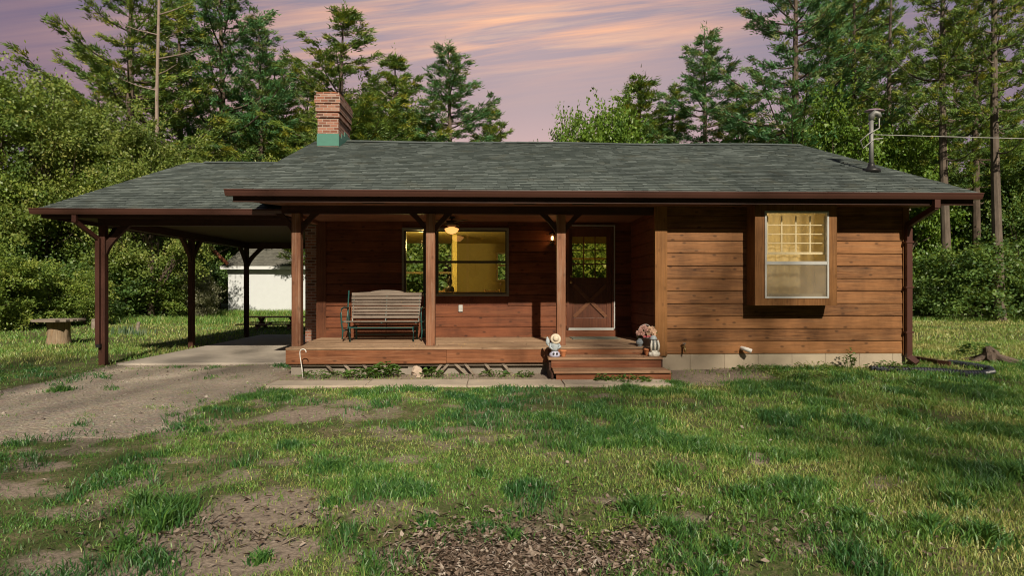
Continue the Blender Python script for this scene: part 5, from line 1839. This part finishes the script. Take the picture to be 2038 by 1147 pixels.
def make_pine(name, h, base, rad, seed, mat, bark, dens=1.0, step=.62, ragged=.45, trunk_r=.24):
    rs = np.random.default_rng(seed)
    t = empty(name)
    mb = MB(local=True)
    bend = rs.normal(0, .012 * h, 2)
    def tr(z):
        f = z / h
        return np.array([bend[0] * math.sin(f * 3.0), bend[1] * math.sin(f * 2.4 + .4), z])
    zz = np.linspace(0, h, 14)
    mb.tube([tuple(tr(z)) for z in zz], [max(.02, trunk_r * (1 - z / h) ** .8 + (.12 if z < .1 else 0) * trunk_r) for z in zz], 9)
    Cs, Ds, Ts = [], [], []
    z = base
    while z < h - .3:
        f = (z - base) / (h - base)
        prof = rad * (min(1, .55 + f * 2.2) if f < .2 else 1.0) * (1 - f) ** .95 + .16
        nb_ = rs.integers(4, 7)
        a0 = rs.random() * 6.283
        for k in range(nb_):
            if rs.random() < .15: continue
            a = a0 + 6.283 * k / nb_ + rs.normal(0, .25)
            L = prof * (1 - ragged + ragged * 1.25 * rs.random())
            lift = .14 + .8 * f + rs.normal(0, .08)
            dirh = np.array([math.cos(a), math.sin(a), 0])
            p0 = tr(z + rs.normal(0, .12))
            m = max(4, int(L / .4))
            pts = []
            for j in range(m + 1):
                q = j / m
                pts.append(p0 + dirh * L * q + np.array([0, 0, L * (lift * q * .55 - .16 * math.sin(q * 3.1) * (1 - f) + .22 * q * q)]))
            r0 = .018 + .011 * L
            mb.tube([tuple(p) for p in pts], [max(.006, r0 * (1 - j / m * .85)) for j in range(m + 1)], 5, caps=False)
            side = np.array([-math.sin(a), math.cos(a), 0])
            nt = int(max(5, L * 6.5) * dens)
            for j in range(nt):
                q = .22 + .78 * (j + rs.random()) / nt
                ip = q * m
                i0 = min(int(ip), m - 1)
                p = pts[i0] + (pts[i0 + 1] - pts[i0]) * (ip - i0)
                sl = (rs.random() - .5) * 2 * (.2 + .26 * L * (1.15 - q))
                tw = p + side * sl + dirh * abs(sl) * .55 + np.array([0, 0, .05 * rs.normal() + .1 * abs(sl)])
                cl = (tw - p)
                nn = 34
                cc = p + (tw - p) * (.35 + .8 * rs.random((nn, 1))) + rs.normal(0, .085, (nn, 3)) * np.array([1, 1, .6])
                dd = dirh * .9 + side * np.sign(sl) * .5 + np.array([0, 0, .5]) + rs.normal(0, .5, (nn, 3))
                Cs.append(cc); Ds.append(dd)
                Ts.append(np.full(nn, np.clip(.40 + .24 * rs.normal() + .3 * (q - .5), 0, 1)))
        z += step * (.75 + .5 * rs.random()) * (1 - .35 * f)
    # leader
    cc = np.array([tr(h)]) + rs.normal(0, .1, (60, 3)) * np.array([1, 1, 3.0]) - np.array([0, 0, .3])
    Cs.append(cc); Ds.append(rs.normal(0, .5, (60, 3)) + np.array([0, 0, 1.])); Ts.append(np.full(60, .5))
    mb.build('trunk', bark, t)
    c, d_, ti = np.concatenate(Cs), np.concatenate(Ds), np.concatenate(Ts)
    n = len(c)
    needle_mesh('crown', c, d_, .13 + .12 * rs.random(n), .036 + .03 * rs.random(n), np.clip(ti + rs.normal(0, .1, n), 0, 1), mat, t)
    t['H'] = h
    return t


def make_broadleaf(name, h, rad, seed, mat, bark, nclus=420, per=95, leaf=.15, base=.25, trunk_r=.2, lobes=11, multi=1, flat=1.0):
    rs = np.random.default_rng(seed)
    t = empty(name)
    mb = MB(local=True)
    cz = h * (base + 1) / 2
    rz = h * (1 - base) / 2
    LB = []
    for k in range(lobes):
        a = 6.283 * k / lobes * 2.4 + rs.normal(0, .4)
        fz = -0.85 + 1.8 * (k + .5) / lobes
        rr = rad * math.sqrt(max(.05, 1 - min(1, abs(fz)) ** 1.8)) * (.45 + .3 * rs.random())
        LB.append((np.array([rr * math.cos(a), rr * math.sin(a), cz + rz * fz * .88]), rad * (.26 + .24 * rs.random()) * (11 / max(lobes, 11)) ** .35))
    for s in range(multi):
        off = rs.normal(0, .12 * (multi > 1) * rad, 2)
        top = np.array([off[0] * 2, off[1] * 2, h * (.82 if base < .5 else .66)])
        mb.tube([(off[0] * .3, off[1] * .3, -.05), (off[0] * .7, off[1] * .7, h * .25), (off[0] * 1.3 + rs.normal(0, .1), off[1] * 1.3, h * .55), tuple(top)], [trunk_r, trunk_r * .8, trunk_r * .5, .02], 8)
    for c, r in LB:
        s0 = np.array([0, 0, max(.1 * h, c[2] - r * 1.6 - .12 * h)])
        mid = (s0 + c) / 2 + rs.normal(0, .15 * r, 3)
        mb.tube([tuple(s0), tuple(mid), tuple(c)], [trunk_r * .42, trunk_r * .28, .015], 6, caps=False)
        for _ in range(5):
            e = c + rs.normal(0, .55 * r, 3)
            mb.tube([tuple(mid), tuple((mid + e) / 2 + rs.normal(0, .08, 3)), tuple(e)], [trunk_r * .16, trunk_r * .1, .006], 4, caps=False)
    mb.build('trunk', bark, t)
    Cs, Ds, Ts = [], [], []
    for k in range(nclus):
        c, r = LB[rs.integers(lobes)]
        v = rs.normal(size=3)
        v /= np.linalg.norm(v)
        q = c + v * r * (.25 + 1.15 * rs.random() ** 1.25) * np.array([1, 1, .95])
        if q[2] < .05 * h: continue
        n = int(per * (.5 + rs.random()))
        sp = r * .12 + .07
        cc = q + v * r * .22 * rs.normal(0, 1, (n, 1)) + rs.normal(0, sp, (n, 3)) * np.array([1, 1, .6 * flat])
        Cs.append(cc)
        Ds.append(rs.normal(0, .7, (n, 3)) + v * .5 + np.array([0, 0, -.2]))
        Ts.append(np.clip(np.full(n, .45 + .2 * rs.normal()) + rs.normal(0, .14, n), 0, 1))
    # sprays that stick out at the top
    for k in range(80):
        c, r = LB[rs.integers(lobes)]
        v = np.array([rs.normal(0, .6), rs.normal(0, .6), .4 + rs.random()])
        v /= np.linalg.norm(v)
        n = 34
        q = rs.random(n)[:, None]
        Cs.append(c + v * r * (.8 + (.45 + .6 * rs.random()) * q) + rs.normal(0, .085, (n, 3)))
        Ds.append(rs.normal(0, .7, (n, 3)) + v)
        Ts.append(np.clip(np.full(n, .55) + rs.normal(0, .14, n), 0, 1))
    c, d_, ti = np.concatenate(Cs), np.concatenate(Ds), np.concatenate(Ts)
    n = len(c)
    leaf_mesh('crown', c, d_, leaf * (.7 + .7 * rs.random(n)), leaf * (.5 + .35 * rs.random(n)), ti, mat, t)
    t['H'] = h
    return t


protos = {}
def proto(key):
    """each kind is built once; later trees of the kind are copies"""
    if key in protos: return protos[key]
    kinds = dict(
        pineA=lambda: make_pine('pine_tree', 17, 2.0, 5.4, 21, M['pine1'], M['bark_dark'], 1.1, .66, .6),
        pineB=lambda: make_pine('pine_tree', 17, 3.5, 5.4, 22, M['pine2'], M['bark_dark'], 1.0, .72, .65),
        pineC=lambda: make_pine('pine_tree', 14, 1.2, 4.6, 23, M['pine1'], M['bark_dark'], 1.1, .6, .55),
        pineD=lambda: make_pine('pine_tree', 22, 7.5, 4.0, 24, M['pine1'], M['bark_mid'], .72, .9, .65, .27),
        pineE=lambda: make_pine('pine_tree', 22, 5.5, 4.6, 25, M['pine1'], M['bark_dark'], .76, .9, .65, .26),
        leafA=lambda: make_broadleaf('broadleaf_tree', 12, 4.2, 31, M['leaf1'], M['bark_dark'], 520, 120, .14, .12, lobes=17),
        leafB=lambda: make_broadleaf('broadleaf_tree', 11, 4.0, 32, M['leaf2'], M['bark_dark'], 500, 120, .14, .06, lobes=18),
        leafC=lambda: make_broadleaf('broadleaf_tree', 9, 3.4, 33, M['leaf3'], M['bark'], 420, 100, .17, .1, lobes=10),
        leafD=lambda: make_broadleaf('broadleaf_tree', 9, 3.2, 34, M['leaf4'], M['bark_dark'], 420, 100, .16, .05, lobes=11),
        shrubA=lambda: make_broadleaf('shrub', 3.2, 1.9, 41, M['leaf1'], M['bark_dark'], 260, 70, .12, .02, .05, 9, 4),
        shrubB=lambda: make_broadleaf('shrub', 3.0, 1.9, 42, M['leaf4'], M['bark_dark'], 260, 70, .12, .02, .05, 9, 4),
        shrubC=lambda: make_broadleaf('shrub', 3.0, 1.8, 43, M['leaf_pale'], M['bark'], 240, 70, .11, .02, .05, 9, 5),
        shade=lambda: make_broadleaf('broadleaf_tree', 27, 7.5, 51, M['leaf1'], M['bark'], 88, 30, .17, .58, .13, lobes=13),
    )
    protos[key] = [kinds[key](), False]
    return protos[key]


def plant(key, px, Y, top, label, cat, wid=1.0, rot=None, group=None, h=None):
    p = proto(key)
    root = p[0]
    x = X(px, Y) if px is not None else 0
    hh = h if h else EYE + (573.5 - top) / FPX * (Y * CS + x * SN)
    s = hh / root['H']
    rot = rng.random() * 6.283 if rot is None else rot
    if not p[1]:
        p[1] = True
        root.location = (x, Y, 0)
        root.scale = (s * wid, s * wid, s)
        root.rotation_euler = (0, 0, rot)
        tag(root, label, cat, group)
        return root
    r = dup(root, (x, Y, 0), label, (s * wid, s * wid, s), rot, group)
    r['category'] = cat
    return r


# (kind, photo x, distance, photo y of the top, width, label)
GP, GL, GS = 'pines behind the house', 'broadleaf trees around the yard', 'shrubs along the edge of the lawn'
for key, px, Y, top, wid, label in [
    ('pineA', 268, 36, -150, 1.1, 'tall full pine left of the bare dead trunk'),
    ('pineB', 425, 44, -150, .98, 'tall wide pine with ragged layered limbs above the carport roof'),
    ('pineC', 545, 48, 120, 1.3, 'shorter pine between the tall ragged pine and the chimney'),
    ('pineA', 690, 36, 12, 1.4, 'pointed pine rising just right of the brick chimney'),
    ('pineC', 785, 39, 108, 1.35, 'yellowish bushy pine right of the pointed pine'),
    ('pineB', 893, 38, 84, 1.4, 'slim open pine standing above the middle of the roof ridge'),
    ('pineC', 975, 42, 215, 1.3, 'low pine at the right foot of the slim open pine'),
    ('pineC', 1275, 40, 155, 1.6, 'short blunt pine above the ridge right of the sky gap'),
    ('pineB', 1400, 37, 58, 1.15, 'narrow pine with a thin crooked tip right of the sky gap'),
    ('pineC', 1465, 43, 170, 1.3, 'bushy pine filling in behind the narrow crooked pine'),
    ('pineB', 1585, 33, -190, .95, 'tall dark pine with long left limbs above the right end of the ridge'),
    ('pineE', 1700, 37, -150, .9, 'tall thin pine left of the roof mast'),
    ('pineD', 1780, 35, -130, .85, 'tall pine right above the roof mast'),
    ('pineD', 1890, 27, -330, .8, 'pale trunked pine right of the house, first of the bare trunks from the house'),
    ('pineE', 1945, 31, -260, .8, 'dark trunked pine between the two pale trunked ones at the right'),
    ('pineD', 1992, 25.5, -380, .8, 'pale straight pine nearest the right border of the view'),
    ('pineE', 2090, 30, -260, .9, 'pine at the far right border, only its branches in view'),
    ('pineA', 350, 43, -60, 1.0, 'tall pine farther back between the two tall left pines'),
    ('pineB', 515, 45, 30, 1.1, 'pine farther back left of the chimney with long reaching limbs'),
    ('pineA', 610, 49, 150, 1.0, 'lower pine farther back just left of the chimney top'),
    ('pineC', 110, 36, 150, 1.2, 'bushy pine behind the yellow green tree at the left'),
    ('pineA', 200, 41, 120, 1.0, 'lower pine at the left edge of the tall pine group'),
    ('pineB', 1640, 43, -80, 1.0, 'tall pine farther back left of the tall thin one'),
    ('pineB', 1735, 46, -60, 1.1, 'tall pine farther back straight behind the roof mast'),
    ('pineA', 1905, 45, 40, 1.2, 'tall pine farther back filling the gap between bare trunks'),
    ('pineA', 1345, 42, 170, 1.25, 'short pine farther back between the blunt and the crooked pine'),
    ('pineA', 1850, 42, 255, 1.25, 'full pine farther back between mast and bare trunks'),
    ('pineA', 2000, 40, 215, 1.25, 'full pine farther back behind the palest straight trunk'),
]:
    plant(key, px, Y, top, label, 'pine tree', wid, group=GP)
for key, px, Y, top, wid, label in [
    ('leafA', -45, 26, 95, .95, 'big green tree cut by the left border of the view'),
    ('leafB', 70, 27, 175, .95, 'yellow green leafy tree second from the left border'),
    ('leafA', 185, 29, 240, .95, 'green leafy tree below the full tall pine'),
    ('leafB', 300, 28, 250, .95, 'yellow green tree around the foot of the bare dead trunk'),
    ('leafB', 385, 42, 300, .95, 'leafy tree above the left end of the carport ridge'),
    ('leafA', 500, 48, 225, .9, 'leafy tree rising behind the carport ridge'),
    ('leafB', 600, 49, 250, .9, 'yellow green tree just left of the chimney'),
    ('leafB', 760, 40, 200, .8, 'yellow green tree right of the chimney below the pines'),
    ('leafC', 1200, 36, 236, .75, 'bright green round tree at the right side of the sky gap'),
    ('leafC', 1115, 44, 262, .45, 'tiny sparse treetop just above the ridge in the sky gap'),
    ('leafC', 1690, 30, 225, .75, 'bright green tree behind the right roof slope'),
    ('leafC', 1800, 33, 280, .8, 'bright green tree behind the roof mast'),
    ('leafD', 1870, 36, 330, .9, 'dark leafy tree behind the first pale bare trunk'),
    ('leafC', 1975, 37, 300, .9, 'bright leafy tree low behind the pine trunks at the right'),
    ('leafD', 2060, 31, 300, .9, 'dark leafy tree cut by the right border'),
    ('leafD', 110, 32, 330, 1.1, 'dark understorey tree behind the stump table'),
    ('leafD', 270, 33, 360, 1.1, 'dark understorey tree seen under the left side of the carport'),
    ('leafD', 385, 40.5, 390, .9, 'dark understorey tree seen between the carport posts, left of the shed'),
    ('leafD', 1480, 36, 300, .9, 'dark leafy tree low above the right part of the ridge'),
]:
    plant(key, px, Y, top, label, 'tree', wid, group=GL)
for key, px, Y, top, wid, label in [
    ('shrubA', -10, 21, 520, 1.0, 'bright shrub at the left border behind the lawn'),
    ('shrubA', 95, 23, 548, 1.1, 'bright shrub right behind the stump table'),
    ('shrubA', 170, 24, 562, 1.0, 'bright shrub between stump table and front carport post'),
    ('shrubB', 45, 26, 500, 1.2, 'dark tall shrub behind the bright ones at the left border'),
    ('shrubB', 250, 28, 520, 1.2, 'dark shrub seen right of the front carport post'),
    ('shrubA', 320, 29, 530, 1.1, 'green shrub seen left of the middle carport post'),
    ('shrubC', 392, 30, 552, 1.0, 'pale silvery shrub beside the white shed'),
    ('shrubC', 355, 31, 565, .9, 'smaller pale shrub left of the silvery one beside the shed'),
    ('shrubA', 850, 26, 462, 1.3, 'sunny bush behind the house seen through the left panes of the big window'),
    ('shrubA', 1000, 27, 480, 1.0, 'sunny bush behind the house seen at the right side of the big window'),
    ('shrubA', 1170, 26, 470, 1.2, 'added sunny bush behind the house, standing in for foliage reflected in the door glass'),  # added bush, imitates foliage mirrored in the front door's pane
    ('shrubB', 1840, 27, 560, 1.1, 'dark shrub just right of the house corner'),
    ('shrubB', 1935, 26.5, 505, 1.25, 'large dark shrub in front of the bare pine trunks'),
    ('shrubB', 2040, 27, 530, 1.2, 'dark shrub at the right border of the lawn'),
    ('shrubA', 1890, 30, 545, 1.1, 'lighter shrub behind the large dark one at the right'),
]:
    plant(key, px, Y, top, label, 'shrub', wid, group=GS)
# trees of the yard behind the viewer: they shade the lawn and stand in the window reflections
for x, y, hh, label in ((-2.0, -21, 24, 'airy shade tree behind the viewer, the one toward the drive'), (11.5, -27, 28, 'airy shade tree behind the viewer, the one toward the right lawn')):
    r = plant('shade', None, y, None, label, 'tree', 1.0, h=hh, group='shade trees behind the viewer')
    r.location = (x, y, 0)

# bare dead trunk
q = gp(309, 640)
dx_, dy_ = X(309, 30), 30
mb = MB()
tp_ = at(318, -60, 30)
mb.tube([(dx_, dy_, 0), (dx_ + .1, dy_, 6), (X(312, 30), dy_, 11), tuple(tp_)], [.13, .105, .08, .06], 9)
for zz, l_, s in ((13.0, 2.4, 1), (14.2, 1.6, -1), (15.2, 1.8, 1), (11.4, 1.4, -1), (12.2, 1.2, 1)):
    xx = dx_ + .12
    mb.tube([(xx, dy_, zz), (xx + s * l_ * .5, dy_ - .3, zz + .1), (xx + s * l_, dy_ - .5, zz + .35)], [.04, .03, .01], 5)
tag(mb.build('dead_trunk', M['deadwood']), 'bare pale dead tree trunk rising above the leafy trees at the left', 'dead tree')


# far woods
def far_woods():
    rs = np.random.default_rng(77)
    n = 90000
    x = rs.uniform(-75, 75, n)
    y = 62 + rs.uniform(-4, 4, n)
    top = 5.5 + 4.0 * vn1.fbm(x, x * 0 + 3, .16, 3) - 1.8 * np.exp(-((x - 2) / 12) ** 2)
    c = np.stack([x, y, rs.random(n) ** .8 * top], 1)
    # the wood goes on round the sides and behind the viewer
    m = 90000
    a = rs.uniform(R(-195), R(15), m)
    rr = 50 + rs.uniform(-4, 4, m)
    tp = 15 + 7 * vn2.fbm(a * 20, a * 0, .5, 3)
    c2 = np.stack([rr * np.cos(a), rr * np.sin(a) + 8, rs.random(m) ** .85 * tp], 1)
    c = np.concatenate([c, c2]) + rs.normal(0, .3, (n + m, 3))
    k = n + m
    sz = np.concatenate([np.ones(n), np.full(m, 2.0)])
    o = leaf_mesh('far_woods', c, rs.normal(size=(k, 3)), (.55 + .4 * rs.random(k)) * sz, (.4 + .3 * rs.random(k)) * sz, np.clip(rs.normal(.35, .2, k), 0, 1), M['leaf4'], None)
    tag(o, 'dark far wood closing the view behind the yard', 'woods', kind='stuff')
far_woods()

# ------------------------------------------------------------------ sky and lights
SUN = Vector((-.18, 1.0, -.71)).normalized()
w = bpy.data.worlds.new('World')
sc.world = w
w.use_nodes = True
nt = w.node_tree
nt.nodes.clear()
class WN(NT):
    def __init__(self, t):
        self.t = t
wn = WN(nt)
out = nt.nodes.new('ShaderNodeOutputWorld')
bg = nt.nodes.new('ShaderNodeBackground')
nt.links.new(bg.outputs[0], out.inputs[0])
dirn = wn.n('ShaderNodeTexCoord').outputs['Generated']
sep = wn.n('ShaderNodeSeparateXYZ', {0: dirn})
dx, dy, dz = sep.outputs[0], sep.outputs[1], sep.outputs[2]
sky = wn.n('ShaderNodeTexSky', sky_type='NISHITA', sun_disc=False, sun_elevation=math.asin(-SUN.z), sun_rotation=R(170), altitude=200, dust_density=2.0)
day = wn.n('ShaderNodeVectorMath', {0: sky.outputs[0], 'Scale': .035}, operation='SCALE').outputs[0]
grad = wn.ramp(dz, [(0.0, (.64, .40, .37)), (.22, (.54, .375, .36)), (.30, (.37, .30, .325)), (.38, (.29, .255, .31)), (.55, (.2, .18, .24))])
# darker and greyer away from the middle
side = wn.math('POWER', wn.math('ABSOLUTE', wn.math('SUBTRACT', dx, .08)), 1.5)
grad = wn.mix(wn.math('MULTIPLY', side, 1.9, clamp=True), grad, (.135, .115, .185))
back = wn.n('ShaderNodeMapRange', {0: dy, 1: .35, 2: -.2, 3: 0., 4: .8}).outputs[0]
grad = wn.mix(back, grad, (.07, .075, .11))
# warm streaks of cloud
fwd_ = wn.math('MAXIMUM', dy, .3)
tx_, tz_ = wn.math('DIVIDE', dx, fwd_), wn.math('DIVIDE', dz, fwd_)
tilt = wn.math('SUBTRACT', tz_, wn.math('MULTIPLY', tx_, .13))
v = wn.n('ShaderNodeCombineXYZ', {0: wn.math('MULTIPLY', tx_, 1.5), 1: wn.math('MULTIPLY', dy, .6), 2: wn.math('MULTIPLY', tilt, 25.0)}).outputs[0]
n1 = wn.noise(v, 1.5, 7, .58, .45)
glow = wn.math('MULTIPLY', wn.ramp(dz, [(.26, 0.), (.40, 1.), (.52, .6), (.7, 0.)]), wn.ramp(wn.math('ADD', wn.math('MULTIPLY', dx, .5), .5), [(.3, 0.), (.47, 1.), (.53, 1.), (.7, 0.)]))
grad = wn.mix(wn.math('MULTIPLY', glow, .5), grad, (.52, .35, .32))
lit = wn.n('ShaderNodeMapRange', {0: n1, 1: .42, 2: .74, 3: 0., 4: .9}).outputs[0]
band = wn.ramp(tilt, [(.29, 0.), (.35, .25), (.40, 1.), (.50, .9), (.7, .2)])
xr = wn.ramp(wn.math('ADD', wn.math('MULTIPLY', dx, .5), .5), [(.2, .1), (.38, .75), (.5, 1.), (.6, .9), (.72, .2)])
f = wn.math('MULTIPLY', wn.math('MULTIPLY', lit, band), xr, clamp=True)
c1 = wn.mix(f, grad, (.95, .48, .26))
n2 = wn.noise(v, 3.1, 6, .6, .3)
f2 = wn.math('MULTIPLY', wn.math('MULTIPLY', wn.n('ShaderNodeMapRange', {0: n2, 1: .5, 2: .8, 3: 0., 4: .4}).outputs[0], band), xr)
c1 = wn.mix(f2, c1, (.95, .6, .35))
# a pink glow low on the left
gl = wn.math('MULTIPLY', wn.ramp(dz, [(.12, .0), (.27, .8), (.38, .0)]), wn.ramp(wn.math('ADD', wn.math('MULTIPLY', dx, .5), .5), [(.18, .4), (.33, 1.), (.5, .2)]))
c1 = wn.mix(wn.math('MULTIPLY', gl, .6), c1, (.5, .29, .25))
up = wn.n('ShaderNodeMapRange', {0: dz, 1: .5, 2: .75, 3: 0., 4: 1.}).outputs[0]
fin = wn.mix(up, c1, day)
nt.links.new(fin, bg.inputs[0])
bg.inputs[1].default_value = 1.0

sd = bpy.data.lights.new('sun', 'SUN')
sd.energy = 4.5
sd.angle = R(.8)
sd.color = (1.0, .87, .68)
so = bpy.data.objects.new('sun', sd)
C.objects.link(so)
so.rotation_euler = SUN.to_track_quat('-Z', 'Y').to_euler()


def lamp(name, loc, e, c, r=.1):
    ld = bpy.data.lights.new(name, 'POINT')
    ld.energy = e
    ld.color = c
    ld.shadow_soft_size = r
    lo = bpy.data.objects.new(name, ld)
    C.objects.link(lo)
    lo.location = loc


lamp('room_lamp', (-1.6, 13.6, 2.5), 85, (1., .74, .22))
lamp('kitchen_lamp', (5.1, 11.7, 2.4), 62, (1., .80, .5))
lamp('lantern_lamp', (lx, YB - .22, lz + .03), .9, (1., .45, .15), .03)

# ------------------------------------------------------------------ render settings
sc.view_settings.view_transform = 'Standard'
sc.view_settings.look = 'None'
sc.view_settings.exposure = 0.35
sc.view_settings.gamma = 1
sc.cycles.use_denoising = True
sc.cycles.filter_width = 1.05
sc.cycles.max_bounces = 6
sc.cycles.transparent_max_bounces = 12
sc.cycles.diffuse_bounces = 3
